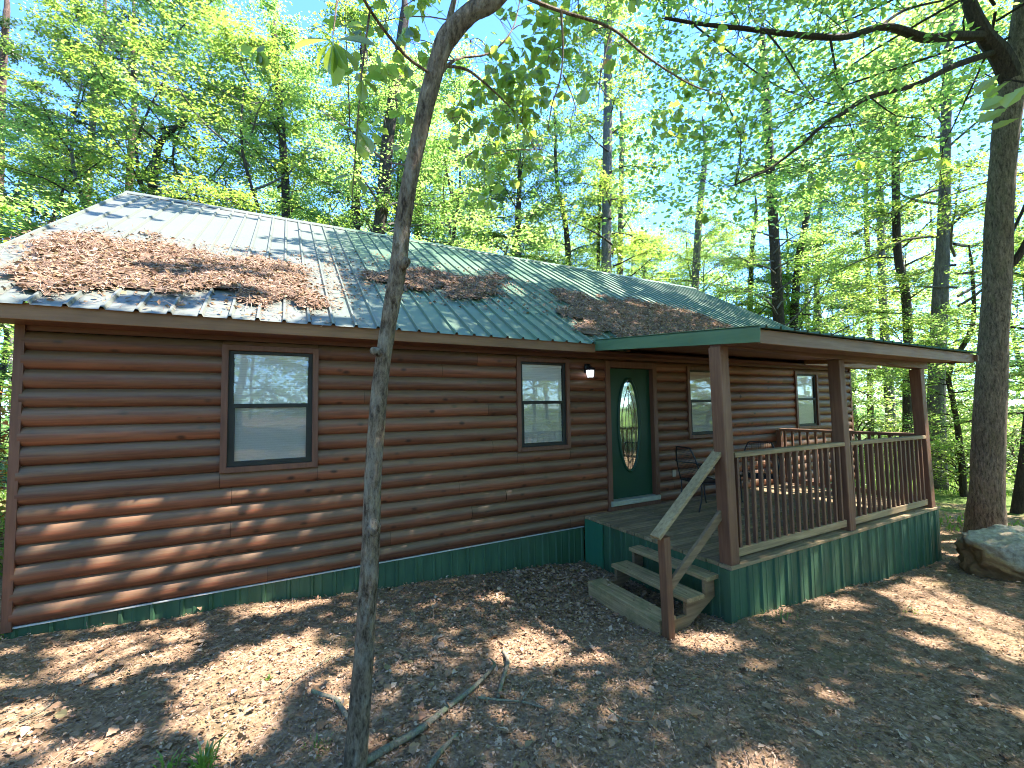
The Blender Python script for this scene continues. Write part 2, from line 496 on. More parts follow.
def spray_leaves(r, P, D, L, k, size, flat=.35):
    """k leaves along each of the twigs that start at P and run along D for L metres -> quads"""
    n = len(P)
    t = (np.arange(k)[None, :] + r.uniform(0, 1, (n, k))) / k
    side = unit(np.cross(D, np.array([0, 0, 1.])) + 1e-6)
    sg = np.where((np.arange(k) % 2)[None, :] == 0, 1., -1.) * np.ones((n, 1))
    pos = P[:, None] + D[:, None] * (t * L[:, None])[..., None] + r.normal(0, .02, (n, k, 3))
    pos[..., 2] -= .12 * (t * L[:, None]) ** 2
    ax = side[:, None] * (sg * r.uniform(.5, 1.1, (n, k)))[..., None] + D[:, None] * r.uniform(.2, .9, (n, k, 1)) + r.normal(0, .25, (n, k, 3))
    ax[..., 2] -= r.uniform(0, .5, (n, k))
    nm = np.array([0, 0, 1.]) + r.normal(0, flat, (n, k, 3))
    sz = size * r.uniform(.6, 1.25, n * k)
    return leaf_quads(pos.reshape(-1, 3), ax.reshape(-1, 3), nm.reshape(-1, 3), sz, sz * r.uniform(.5, .72, n * k))


def thin_tubes(P0, P1, r0):
    """3-sided twigs as quads"""
    D = unit(P1 - P0); up = np.tile(np.array([0.13, .2, 1.]), (len(P0), 1))
    S = unit(np.cross(D, up)); U = np.cross(S, D)
    out = []
    ang = [0, 2.094, 4.189]
    r0 = np.broadcast_to(np.asarray(r0, float), (len(P0),))[:, None]
    c = [S * math.cos(a) + U * math.sin(a) for a in ang]
    for i in range(3):
        a, b = c[i], c[(i + 1) % 3]
        out.append(np.stack([P0 + a * r0, P0 + b * r0, P1 + b * r0 * .4, P1 + a * r0 * .4], 1))
    return np.concatenate(out)


def grow(r, z0, H, R, nl, nodes=6, tw=4, k=9, size=.12, axis=None, up=(.15, .7), flat=.35, keep=1.0, prof=None, start=.3):
    """limbs with twigs and leaves round an axis -> (MB-ready limb list, twig segments, leaf quads)"""
    limbs = []; TP = []; TD = []; TL = []; T0 = []
    for i in range(nl):
        f = (i + r.uniform(.2, .8)) / nl
        h = z0 + (H - z0) * f * .93
        az = i * 2.4 + r.uniform(-.5, .5)
        pr = prof(f) if prof else (math.sin(pi * min(1, .25 + .75 * f)) ** .7 if f < .99 else .3)
        Lm = R * pr * r.uniform(.7, 1.12)
        el = up[0] + (up[1] - up[0]) * f + r.uniform(-.15, .15)
        base = axis(h) if axis else np.array([0, 0, h])
        n = nodes
        pts = [base]; d = np.array([math.cos(az) * math.cos(el), math.sin(az) * math.cos(el), math.sin(el)])
        for q in range(n):
            d = unit(d + r.normal(0, .16, 3) + np.array([0, 0, -.03]))
            pts.append(pts[-1] + d * Lm / n)
        pts = np.array(pts)
        limbs.append((pts, np.linspace(.012 + .011 * Lm, .005, len(pts))))
        for q in range(1, n + 1):
            if q / n < start: continue
            for w in range(tw):
                dd = pts[q] - pts[q - 1]; dd = unit(dd)
                a2 = r.uniform(-1.5, 1.5)
                hd = np.array([dd[0] * math.cos(a2) - dd[1] * math.sin(a2), dd[0] * math.sin(a2) + dd[1] * math.cos(a2), r.uniform(-.25, .35)])
                hd = unit(hd)
                p = pts[q - 1] + (pts[q] - pts[q - 1]) * r.uniform()
                TP.append(p); TD.append(hd); TL.append(r.uniform(.5, 1.5) * (.55 + .12 * R))
    TP = np.array(TP); TD = np.array(TD); TL = np.array(TL)
    if keep < 1:
        s = vnoise(TP, 1.1, 3) > (1 - keep); TP, TD, TL = TP[s], TD[s], TL[s]
    segs = (TP, TP + TD * TL[:, None] - np.array([0, 0, .12]) * (TL ** 2)[:, None])
    Q = spray_leaves(r, TP, TD, TL, k, size, flat)
    # side twigs
    P2 = np.repeat(TP + TD * (TL * .5)[:, None], 2, 0); D2 = unit(np.repeat(TD, 2, 0) + r.normal(0, .8, (len(P2), 3)) * np.array([1, 1, .4]))
    Q2 = spray_leaves(r, P2, D2, np.repeat(TL, 2) * .6, max(3, k // 2), size, flat)
    return limbs, segs, np.concatenate([Q, Q2])


def crown_mesh(name, g3, leafm, barkm, twig=.006):
    limbs, segs, Q = g3
    mb = MB()
    for pts, rad in limbs: mb.tube(pts, rad, 5, 0, cap=False)
    mb.quads(thin_tubes(segs[0], segs[1], twig), 0)
    if len(Q): mb.quads(Q, 1)
    return mb.mesh(name, [barkm, leafm])

# ================================================================== GROUND
def axis_coords(lo, hi, step, far, k):
    mid = np.arange(lo, hi + 1e-6, step)
    e = np.geomspace(step * 1.5, far, k)
    return np.concatenate([lo - e[::-1], mid, hi + e])


gx = axis_coords(-6, 13, .09, 420, 34); gy = axis_coords(-6.5, 1.2, .09, 420, 34)
X, Y = np.meshgrid(gx, gy)
Z = ground(X, Y) + .06 * np.sin(.9 * X + .4 * Y) * np.sin(.7 * Y + 1) * (np.abs(X) + np.abs(Y) > 16)
mb = MB(); V = np.stack([X, Y, Z], -1).reshape(-1, 3)
nx = len(gx); ny = len(gy)
ii, jj = np.meshgrid(np.arange(nx - 1), np.arange(ny - 1)); a = (jj * nx + ii).ravel()
me = bpy.data.meshes.new('ground')
F = np.stack([a, a + 1, a + nx + 1, a + nx], 1)
me.vertices.add(len(V)); me.vertices.foreach_set('co', V.ravel()); me.loops.add(F.size); me.loops.foreach_set('vertex_index', F.ravel().astype(np.int32))
me.polygons.add(len(F)); me.polygons.foreach_set('loop_start', np.arange(0, F.size, 4, dtype=np.int32)); me.polygons.foreach_set('loop_total', np.full(len(F), 4, np.int32))
me.polygons.foreach_set('use_smooth', np.ones(len(F), bool)); me.materials.append(M['ground']); me.update(calc_edges=True)
o = link('ground', me); o['kind'] = 'structure'; o['label'] = 'sloping forest floor of leaf litter round the cabin'

# ================================================================== CABIN
XL, XR, YB = -3.32, 10.63, 9.2
RZ, RY, PITCHR = 5.76, 4.6, .61
EZ = 2.56
cabin = thing('log_cabin', 'brown log sided cabin with green metal roof, covered porch deck and railing', 'cabin', (0, 0, 0))


def roofz(y): return RZ - PITCHR * abs(y - RY)


WIN = [(-1.85, -.95, 2.476, 1.166), (1.57, 2.457, 2.485, 1.17), (4.99, 5.88, 2.462, 1.19), (8.30, 9.17, 2.463, 1.23)]
DOOR = (3.15, 4.24, 2.49, .158)
OPEN = [(a, b, t, c) for a, b, t, c in WIN] + [DOOR]
LH = .168


def log_profile(t): return -.010 - .047 * (max(0., 1 - (2 * t - 1) ** 2)) ** .58


def log_wall(x0, x1, nrow, openings, r, z0=0.):
    mb = MB()
    for i in range(nrow):
        za, zb = z0 + i * LH, z0 + (i + 1) * LH
        cuts = {x0, x1}
        for a, b, t, c in openings:
            if c < zb and t > za: cuts |= {a, b}
        # butt joints
        xx = x0 + r.uniform(1.5, 4.5)
        while xx < x1 - .6:
            if all(abs(xx - q) > .35 for q in cuts): cuts.add(xx)
            xx += r.uniform(2.8, 4.9)
        cuts = sorted(cuts)
        for a, b in zip(cuts[:-1], cuts[1:]):
            lo, hi = za, zb
            mid = (a + b) / 2
            for oa, ob, t, c in openings:
                if oa < mid < ob and c < zb and t > za:
                    if c <= za and t >= zb: lo = hi
                    elif c > za: hi = min(hi, c)
                    else: lo = max(lo, t)
            if hi - lo < .012: continue
            ns = 9; tt = [(lo - za) / LH + (hi - lo) / LH * q / ns for q in range(ns + 1)]
            n = max(2, int((b - a) / .35) + 1); xs = np.linspace(a + .0012, b - .0012, n)
            dy = r.normal(0, .0035); V = []; ph = r.uniform(0, 6)
            for x in xs:
                wv = .003 * math.sin(x * 2.1 + ph) + .002 * math.sin(x * 5.3 + ph * 2)
                for t in tt:
                    V.append((x, log_profile(t) + (dy + wv) * (1 - (2 * t - 1) ** 2), za + t * LH + wv * .5))
            m = len(tt)
            Fc = [(p * m + q, (p + 1) * m + q, (p + 1) * m + q + 1, p * m + q + 1) for p in range(n - 1) for q in range(m - 1)]
            mb.add(V, Fc)
    return mb


part('log_wall', log_wall(XL + .02, XR - .02, 15, OPEN, RNG), M['log'], cabin, True)
# inner sheathing behind the logs and around the openings
mb = MB(); y0, y1 = -.004, .10
zc = [0] + sorted({c for _, _, _, c in OPEN} | {t for _, _, t, _ in OPEN}) + [2.66]
for za, zb in zip(zc[:-1], zc[1:]):
    cuts = sorted({XL, XR} | {q for a, b, t, c in OPEN for q in (a + .03, b - .03) if c < zb - 1e-6 and t > za + 1e-6})
    for a, b in zip(cuts[:-1], cuts[1:]):
        mid = (a + b) / 2
        if any(oa + .02 < mid < ob - .02 and c < zb - 1e-6 and t > za + 1e-6 for oa, ob, t, c in OPEN): continue
        mb.add([(a, y0, za), (b, y0, za), (b, y0, zb), (a, y0, zb)], [(0, 1, 2, 3)])
part('wall_sheathing', mb, M['dark'], cabin)
# side and back walls
for sx, s in ((XL, -1), (XR, 1)):
    mbs = log_wall(0.02, YB - .02, 15, [], RNG)
    for arr in mbs.v:
        x = arr[:, 0].copy(); y = arr[:, 1].copy(); arr[:, 1] = x; arr[:, 0] = sx - s * y - s * .002
    if s < 0: mbs.f = [f[::-1] for f in mbs.f]
    part('side_wall', mbs, M['logside'], cabin, True)
    mb = MB(); x = sx - s * .01
    mb.add([(x, 0, -.02), (x, YB, -.02), (x, YB, 2.6), (x, RY, RZ - .12), (x, 0, 2.6)], [(0, 1, 2, 3, 4)])
    nb = 19
    for i in range(nb):   # gable boards
        za = 2.53 + i * .165; zb = za + .162
        ya = (za - 2.6) / PITCHR + .12; ya = max(ya, .02); yb2 = YB - ya
        ya2 = max((zb - 2.6) / PITCHR + .12, .02)
        if yb2 - ya < .4: break
        mb.add([(x + s * .03, ya, za), (x + s * .03, yb2, za), (x + s * .012, YB - ya2, zb), (x + s * .012, ya2, zb)], [(0, 1, 2, 3)])
    part('gable_wall', mb, M['logside'], cabin)
mb = MB(); mb.box(XL, XR, YB - .1, YB, -.1, 2.62); part('back_wall', mb, M['log'], cabin)
mb = MB()
for x, y in ((XL - .005, -.055), (XR - .02, -.055)):
    mb = MB(); mb.box(x - .02, x + .045, y, y + .095, -.03, 2.60, 0, .004)
    part('corner_board', mb, M['trim'], cabin)
# frieze + soffit + fascia
mb = MB(); mb.box(XL + .03, XR - .03, -.036, -.012, 2.523, 2.60, 0, .003); mb.box(XL + .03, XR - .03, -.05, -.02, 2.60, 2.66, 0, .003)
part('frieze_board', mb, M['frieze'], cabin)
mb = MB(); mb.box(-3.80, 11.0, -.40, -.052, 2.568, 2.58, 0); part('soffit', mb, M['frieze'], cabin)
mb = MB()
for xa, xb in ((-3.80, 2.66), (8.02, 11.0)):
    mb = MB(); mb.box(xa, xb, -.435, -.41, 2.555, 2.69, 0, .003); part('fascia', mb, M['fascia'], cabin)
for x in (-3.79, 10.97):
    for ya, yb_ in ((-.40, RY - .014), (9.6, RY + .014)):
        mb = MB(); mb.bar((x, ya, roofz(ya) - .085), (x, yb_, roofz(yb_) - .085), .025, .13, 0, .003)
        part('rake_board', mb, M['fascia'], cabin)
for xa, xb in ((-3.775, XL + .02), (XR - .02, 10.955)):
    for ya, yb_ in ((-.38, RY), (9.58, RY)):
        V = [(xa, ya, roofz(ya) - .10), (xb, ya, roofz(ya) - .10), (xb, yb_, roofz(yb_) - .10), (xa, yb_, roofz(yb_) - .10)]
        mb = MB(); mb.add(V, [(0, 1, 2, 3)])
        part('rake_soffit', mb, M['frieze'], cabin)


def ribbed(x0, x1, rows, pitch=.2286, rib=.028, zoff=0., minor=False, phase=0.):
    """metal sheet with raised ribs: rows are (y, z) from low to high; normal = up of the slope"""
    xs = []; hs = []
    x = x0 - phase
    while x < x1:
        for dx, h in ((0, 0), (.012, rib), (.032, rib), (.044, 0)) + (((.100, 0), (.108, .003), (.120, .003), (.128, 0), (.165, 0), (.173, .003), (.185, .003), (.193, 0)) if minor else ()):
            if x0 <= x + dx <= x1: xs.append(x + dx); hs.append(h)
        x += pitch
    xs = [x0] + xs + [x1]; hs = [0] + hs + [0]
    V = []; n = len(xs)
    for i, (y, z) in enumerate(rows):
        a = rows[max(i - 1, 0)]; b = rows[min(i + 1, len(rows) - 1)]
        d = np.array([b[0] - a[0], b[1] - a[1]]); d /= np.linalg.norm(d); nrm = np.array([-d[1], d[0]])
        if nrm[1] < 0: nrm = -nrm
        for x, h in zip(xs, hs):
            w = .002 * math.sin(x * 3.7 + y * 1.3) * math.sin(y * 2.9 + x)
            V.append((x, y + nrm[0] * (h + w), z + nrm[1] * (h + w) + zoff))
    F = [(i * n + k, i * n + k + 1, (i + 1) * n + k + 1, (i + 1) * n + k) for i in range(len(rows) - 1) for k in range(n - 1)]
    mb = MB(); mb.add(V, F); return mb


ys = np.linspace(-.47, RY, 16)
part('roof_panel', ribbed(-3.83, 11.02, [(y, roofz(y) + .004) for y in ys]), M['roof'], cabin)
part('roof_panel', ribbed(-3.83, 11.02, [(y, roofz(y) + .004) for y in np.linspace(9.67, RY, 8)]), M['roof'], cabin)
mb = MB()
for s in (-1, 1):
    segs_ = np.arange(-3.84, 11.03, 3.02)
    for k, xa in enumerate(segs_):
        xb = min(xa + 3.05, 11.03); dz = .003 * (k % 2)
        if xb - xa < .1: continue
        V = [(xa, RY + s * .17, roofz(RY + .17) + .028 + dz), (xb, RY + s * .17, roofz(RY + .17) + .028 + dz), (xb, RY + s * .02, RZ + .022 + dz), (xa, RY + s * .02, RZ + .022 + dz),
             (xa, RY + s * .175, roofz(RY + .17) + .012 + dz), (xb, RY + s * .175, roofz(RY + .17) + .012 + dz), (xb, RY, RZ + .03 + dz), (xa, RY, RZ + .03 + dz)]
        mb.add(V, [(0, 1, 2, 3), (4, 5, 1, 0), (3, 2, 6, 7)])
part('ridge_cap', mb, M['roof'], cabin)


# ---- foundation skirt (ribbed sheet standing upright)
def skirt(P0, P1, ztop, zlow, rib=.018, out=(0, -1)):
    P0 = np.array(P0); P1 = np.array(P1); L = np.linalg.norm(P1 - P0); d = (P1 - P0) / L
    us = [0]; hs = [0]; u = .03
    while u < L:
        for du, h in ((0, 0), (.012, rib), (.034, rib), (.046, 0), (.10, 0), (.108, .004), (.122, .004), (.13, 0)):
            if u + du < L: us.append(u + du); hs.append(h)
        u += .2286
    us.append(L); hs.append(0)
    n = len(us); V = []
    for top in (False, True):
        for u, h in zip(us, hs):
            p = P0 + d * u
            q = p + np.array(out) * h
            V.append((q[0], q[1], ztop if top else zlow(q[0], q[1])))
    mb = MB(); mb.add(V, [(k, k + 1, n + k + 1, n + k) for k in range(n - 1)]); return mb


low = lambda x, y: float(gz(x, y)) - .12
part('foundation_skirt', skirt((XL - .01, -.012), (2.70, -.012), -.006, low), M['green'], cabin)
mb = MB(); mb.box(XL, 2.69, -.040, -.014, -.012, .002, 0, .002); part('skirt_flashing', mb, M['flash'], cabin)
part('foundation_skirt', skirt((XL - .01, YB), (XL - .01, 0), -.006, low, out=(-1, 0)), M['green'], cabin)
part('foundation_skirt', skirt((7.6, -.012), (XR, -.012), -.006, low), M['green'], cabin)

# ---- windows
for (a, b, t, c) in WIN:
    mb = MB(); w = .058; ya, yb_ = -.078, -.002
    mb.box(a, a + w, ya, yb_, c, t, 0, .004); mb.box(b - w, b, ya, yb_, c, t, 0, .004)
    mb.box(a + w, b - w, ya, yb_, t - w, t, 0, .004); mb.box(a + w, b - w, ya - .006, yb_, c, c + w, 0, .004)
    wn = part('window', mb, M['trim'], cabin)
    ia, ib, it, ic = a + w, b - w, t - w, c + w
    mid = ic + (it - ic) * .52; s = .042; mb = MB()
    for (xa, xb, za, zb, yy) in ((ia, ia + s, ic, it, -.046), (ib - s, ib, ic, it, -.046), (ia + s, ib - s, it - s * .8, it, -.046), (ia + s, ib - s, ic, ic + s * 1.1, -.050), (ia + s, ib - s, mid - .022, mid + .022, -.054)):
        mb.box(xa, xb, yy, -.004, za, zb, 0, .003)
    mb.box(ia + s, ia + s + .018, -.049, -.008, ic + s, mid - .022, 0, .002); mb.box(ib - s - .018, ib - s, -.049, -.008, ic + s, mid - .022, 0, .002)
    part('sash', mb, M['sash'], wn)
    for za, zb, yy in ((mid + .022, it - s * .8, -.022), (ic + s * 1.1, mid - .022, -.030)):
        mb = MB(); mb.add([(ia + s - .004, yy, za), (ib - s + .004, yy, za), (ib - s + .004, yy, zb), (ia + s - .004, yy, zb)], [(0, 1, 2, 3)])
        part('pane', mb, M['glass'], wn)
    mb = MB(); yy = -.043
    mb.add([(ia + s, yy, ic + s * 1.1), (ib - s, yy, ic + s * 1.1), (ib - s, yy, mid - .022), (ia + s, yy, mid - .022)], [(0, 1, 2, 3)])
    part('insect_screen', mb, M['screen'], wn)
    mb = MB(); zz = ic + .05; lim = it - .03
    while zz < lim:
        V = [(ia + s + .006, -.014, zz), (ib - s - .006, -.014, zz), (ib - s - .006, -.005, zz + .024), (ia + s + .006, -.005, zz + .024)]
        mb.add(V, [(0, 1, 2, 3)]); zz += .021
    mb.box(ia + s, ib - s, -.016, .02, it - .075, it - .03, 0, .003)
    part('blind', mb, M['blind'], wn)
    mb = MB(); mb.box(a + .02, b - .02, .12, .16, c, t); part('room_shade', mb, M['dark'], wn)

# ---- door
mb = MB(); a, b, t, c = DOOR
mb.box(a, a + .085, -.075, .06, c + .0, t, 0, .005); mb.box(b - .085, b, -.075, .06, c, t, 0, .005); mb.box(a + .085, b - .085, -.075, .06, t - .10, t, 0, .005)
part('door_frame', mb, M['trim'], cabin)
da, db = a + .087, b - .087
mb = MB(); mb.box(da, db, .012, .055, .315, t - .102, 0, .004)
cx, cz_, rx, rz = (da + db) / 2 - .02, 1.475, .215, .735


def oval_ring(mb, rx0, rz0, rx1, rz1, ya, yb_, n=56, mat=0):
    V = []
    for k in range(n):
        q = 2 * pi * k / n; ca, sa = math.cos(q), math.sin(q)
        for (r1, r2, yy) in ((rx0, rz0, yb_), (rx0, rz0, ya), ((rx0 + rx1) / 2, (rz0 + rz1) / 2, ya - .008), (rx1, rz1, ya), (rx1, rz1, yb_)):
            V.append((cx + r1 * ca, yy, cz_ + r2 * sa))
    F = [(k * 5 + j, ((k + 1) % n) * 5 + j, ((k + 1) % n) * 5 + j + 1, k * 5 + j + 1) for k in range(n) for j in range(4)]
    mb.add(V, F, mat)


door = part('door', mb, M['door'], cabin)
mb = MB(); oval_ring(mb, rx - .012, rz - .012, rx + .032, rz + .034, -.006, .011); part('oval_moulding', mb, M['door'], door, True)
mb = MB(); n = 56
mb.add([(cx + (rx - .008) * math.cos(2 * pi * k / n), .0075, cz_ + (rz - .008) * math.sin(2 * pi * k / n)) for k in range(n)], [tuple(range(n))])
part('oval_glass', mb, M['glassdark'], door)
mb = MB(); n = 40
for f in (.62, .33):
    pts = [(cx + rx * f * math.cos(2 * pi * k / n), .004, cz_ + rz * (f + .12) * math.sin(2 * pi * k / n)) for k in range(n + 1)]
    mb.tube(pts, .0032, 5)
for s in (-1, 1):
    pts = [(cx + s * rx * .9 * math.sin(q * pi) * (1 - q * .25), .004, cz_ - rz * .86 + q * rz * 1.72) for q in np.linspace(0, 1, 18)]
    mb.tube(pts, .003, 5)
mb.tube([(cx, .004, cz_ - rz * .97), (cx, .004, cz_ + rz * .97)], .003, 5)
part('leading', mb, M['came'], door)
mb = MB(); mb.box(a + .03, b - .03, -.11, .05, .235, .312, 0, .006); part('threshold', mb, M['sill'], cabin, label='pale threshold under the door')
mb = MB(); mb.box(a + .01, b - .01, -.07, .05, .16, .233, 0, .003); part('door_sill_board', mb, M['trim'], cabin)

# ---- lantern
lx, lz = 2.80, 2.27
mb = MB(); mb.box(lx - .05, lx + .05, -.075, -.052, lz + .02, lz + .16, 0, .006)
mb.tube([(lx, -.07, lz + .12), (lx, -.11, lz + .15), (lx, -.13, lz + .12)], .009, 6, 0, 4)
lan = part('wall_lantern', mb, M['black'], cabin, True)
mb = MB(); n = 12
prof = [(.02, .105), (.075, .085), (.085, .06), (.06, .058)]
V = [(lx + r_ * math.cos(2 * pi * k / n), -.13 + r_ * math.sin(2 * pi * k / n), lz + z_) for r_, z_ in prof for k in range(n)]
mb.add(V, [(j * n + k, j * n + (k + 1) % n, (j + 1) * n + (k + 1) % n, (j + 1) * n + k) for j in range(3) for k in range(n)] + [tuple(range(n))])
for k in range(4):
    q = pi / 4 + k * pi / 2; mb.bar((lx + .058 * math.cos(q), -.13 + .058 * math.sin(q), lz - .05), (lx + .066 * math.cos(q), -.13 + .066 * math.sin(q), lz + .06), .007, .007, 0, .001)
mb.tube([(lx, -.13, lz - .062), (lx, -.13, lz - .05)], .05, 10)
part('lantern_cap', mb, M['black'], lan)
mb = MB(); mb.tube([(lx, -.13, lz - .048), (lx, -.13, lz - .02), (lx, -.13, lz + .03), (lx, -.13, lz + .056)], [.042, .05, .056, .055], 12); part('lamp_glass', mb, M['lampglass'], lan, True)
mb = MB(); mb.box(4.555, 4.63, -.068, -.055, .565, .68, 0, .004); part('outlet_cover', mb, M['outlet'], cabin)

# ================================================================== PORCH
DX0, DX1, DY, DZ = 2.70, 7.72, -2.43, .157
mb = MB(); y = DY; r = np.random.default_rng(5)
while y < -.06:
    yb_ = min(y + .138, -.058)
    cut = r.uniform(4.2, 6.2)
    for xa, xb in ((DX0 - .01, cut), (cut + .003, DX1)):
        xs = np.linspace(xa, xb, 5); dz = r.normal(0, .0015)
        mb.bar((xa + r.uniform(0, .012) * (xa < 3), (y + yb_) / 2, DZ - .019 + dz), (xb, (y + yb_) / 2, DZ - .019 + r.normal(0, .0015)), yb_ - y, .038, 0, .004)
    y += .151
deck = part('porch_deck', mb, M['deck'], cabin)
mb = MB(); mb.box(DX0 + .02, DX1 - .02, DY + .03, DY + .07, -.03, DZ - .04, 0); mb.box(DX0 + .02, DX0 + .06, DY + .07, -.06, -.03, DZ - .04, 0); mb.box(DX1 - .06, DX1 - .02, DY + .07, -.06, -.03, DZ - .04)
mb.box(DX0 + .06, DX1 - .06, DY + .07, -.06, -.05, -.035)
part('deck_framing', mb, M['stringer'], cabin)
part('deck_skirt', skirt((DX0, DY + .022), (DX1, DY + .022), DZ - .042, low), M['green'], cabin)
part('deck_skirt', skirt((DX0 + .012, -.06), (DX0 + .012, DY + .03), DZ - .042, low, .014, (-1, 0)), M['green'], cabin)
part('deck_skirt', skirt((DX1 - .012, DY + .03), (DX1 - .012, -.06), DZ - .042, low, .014, (1, 0)), M['green'], cabin)
mb = MB()
mb.box(DX0 - .016, DX0 + .006, -.44, -.06, low(2.7, -.2), DZ - .043, 0, .002); mb.box(DX0 - .026, DX0 - .004, -.46, -.41, low(2.7, -.2), DZ - .045, 0, .003)
part('skirt_trim', mb, M['greenlight'], cabin, label='lighter green metal panel at the inner end of the deck')
mb = MB(); mb.box(DX0 - .022, DX0 + .05, DY + .006, DY + .024, low(2.7, -2.4), DZ - .043, 0, .002); mb.box(DX0 - .022, DX0 - .004, DY + .024, DY + .09, low(2.7, -2.4), DZ - .043, 0, .002)
part('skirt_trim', mb, M['green'], cabin)

# posts
PX = [2.79, 5.13, 7.54]; PY = -2.345
ztop = [2.385, 2.335, 2.285]; lean = [-.045, -.06, -.10]
for x, zt, ln in zip(PX, ztop, lean):
    mb = MB(); w = .069; c = .006
    for k, (za, dx) in enumerate(((DZ, 0), )):
        mb.bar((x, PY, DZ), (x + ln, PY, zt), .138, .138, 0, .007, (0, 1, 0))
    part('porch_post', mb, M['post'], cabin)
mb = MB(); mb.bar((2.70, PY, 2.385 + .085), (7.66, PY, 2.288 + .085), .13, .17, 0, .005); part('porch_beam', mb, M['frieze'], cabin)
RSL = .0885


def prz(y, x): return 2.715 + (y + .43) * RSL - .004 * (x - 2.7) * 0


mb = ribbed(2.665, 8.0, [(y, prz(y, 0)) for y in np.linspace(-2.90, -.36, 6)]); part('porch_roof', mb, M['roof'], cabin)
mb = MB(); mb.bar((2.675, -2.83, prz(-2.83, 0) - .078), (7.97, -2.83, prz(-2.83, 0) - .078), .028, .135, 0, .004)
mb.bar((7.955, -2.815, prz(-2.83, 0) - .078), (7.955, -.45, prz(-.45, 0) - .078), .028, .135, 0, .004)
mb.bar((7.97, -2.86, prz(-2.83, 0) - .075), (8.01, -2.86, prz(-2.83, 0) - .075), .05, .10, 0, .004)
part('porch_fascia', mb, M['fascia'], cabin)
mb = MB(); mb.bar((2.668, -2.848, prz(-2.85, 0) - .064), (2.668, -.425, prz(-.425, 0) - .064), .012, .14, 0, .002)
mb.bar((2.682, -2.848, prz(-2.85, 0) + .026), (2.682, -.425, prz(-.425, 0) + .026), .05, .006, 0, .001)
part('porch_rake_trim', mb, M['rake'], cabin, label='moss stained green metal edge of the porch roof')
mb = MB(); k = 0; x = 2.69
while x < 7.93:
    mb.box(x, min(x + .138, 7.93), -2.80, -2.42, prz(-2.8, 0) - .11, prz(-2.8, 0) - .10)
    V = [(x, -2.80, prz(-2.80, 0) - .055), (x + .138, -2.80, prz(-2.80, 0) - .055), (x + .138, -.06, prz(-.2, 0) - .055), (x, -.06, prz(-.2, 0) - .055)]
    mb.add(V, [(0, 1, 2, 3)]); x += .14
part('porch_ceiling', mb, M['ply'], cabin)

# railings
RB, RT = .255, 1.235


def railing(A, B, n, mat_rail, zt=RT, droop=0.):
    A = np.array(A, float); B = np.array(B, float); mb = MB()
    za = np.array([0, 0, 1.])
    mb.bar(A + za * (zt + .02), B + za * (zt + .02 - droop), .095, .05, 0, .006)
    mb.bar(A + za * RB, B + za * (RB - droop * .4), .04, .085, 0, .004)
    rl = part('railing', mb, mat_rail, cabin)
    d = (B - A)
    for i in range(n):
        f = (i + .6) / (n + .2); p = A + d * f
        tw = RNG.normal(0, .004)
        m2 = MB(); m2.bar(p + za * (RB + .02) + np.array([tw, -.0, 0]), p + za * (zt + .002 - droop * f), .036, .036, 0, .003, (0, 1, 0))
        part('baluster', m2, M['baluster'], rl)
    return rl


railing((PX[0] + .07, PY - .02, 0), (PX[1] - .085, PY - .02, 0), 16, M['railtop'])
railing((PX[1] + .06, PY - .02, 0), (PX[2] - .11, PY - .02, 0), 16, M['railtop'], droop=.02)
railing((PX[2] + .06, PY + .08, 0), (PX[2] + .06, -.12, 0), 15, M['railtopy'])
mb = MB(); mb.bar((PX[2] + .06, -.10, DZ), (PX[2] + .06, -.10, 1.24), .09, .09, 0, .005, (0, 1, 0)); part('railing_post', mb, M['post'], cabin)

# stairs
SY0, SY1 = -2.24, -1.16
for y in (SY0 + .03, SY1 - .04):
    mb = MB()
    pts = [(2.69, -.013), (2.55, -.013), (2.55, -.163), (2.265, -.163), (2.265, -.298), (1.925, -.298), (1.925, -.50), (2.10, -.50), (2.69, -.20)]
    V = [(x, yy, z) for yy in (y - .02, y + .02) for x, z in pts]; n = len(pts)
    mb.add(V, [tuple(range(n)), tuple(range(2 * n - 1, n - 1, -1))] + [(k, n + k, n + (k + 1) % n, (k + 1) % n) for k in range(n)])
    if y < SY0 + .1: stairs = part('stairs', mb, M['stringer'], cabin)
    else: part('stringer', mb, M['stringer'], stairs)
for xf, zt in ((2.52, .03), (2.235, -.12)):
    mb = MB()
    mb.bar((xf + .125, SY0 - .03, zt - .02), (xf + .125, SY1, zt - .02), .25, .042, 0, .004)
    part('tread', mb, M['tread'], stairs)
mb = MB(); mb.bar((1.99, SY0, -.275), (1.99, SY1, -.275), .22, .04, 0, .006); mb.bar((1.90, SY0, -.385), (1.90, SY1, -.385), .035, .18, 0, .005)
part('tread', mb, M['tread'], stairs)
mb = MB(); mb.bar((1.93, -2.31, -.55), (1.90, -2.31, .55), .085, .085, 0, .005, (0, 1, 0)); part('newel_post', mb, M['post'], stairs)
mb = MB(); mb.bar((1.79, -2.31, .555), (2.735, -2.31, 1.30), .115, .038, 0, .005); part('handrail', mb, M['railtop'], stairs)
mb = MB(); mb.bar((1.93, -2.315, .06), (2.73, -2.315, .66), .036, .088, 0, .004); part('lower_rail', mb, M['stringer'], stairs)


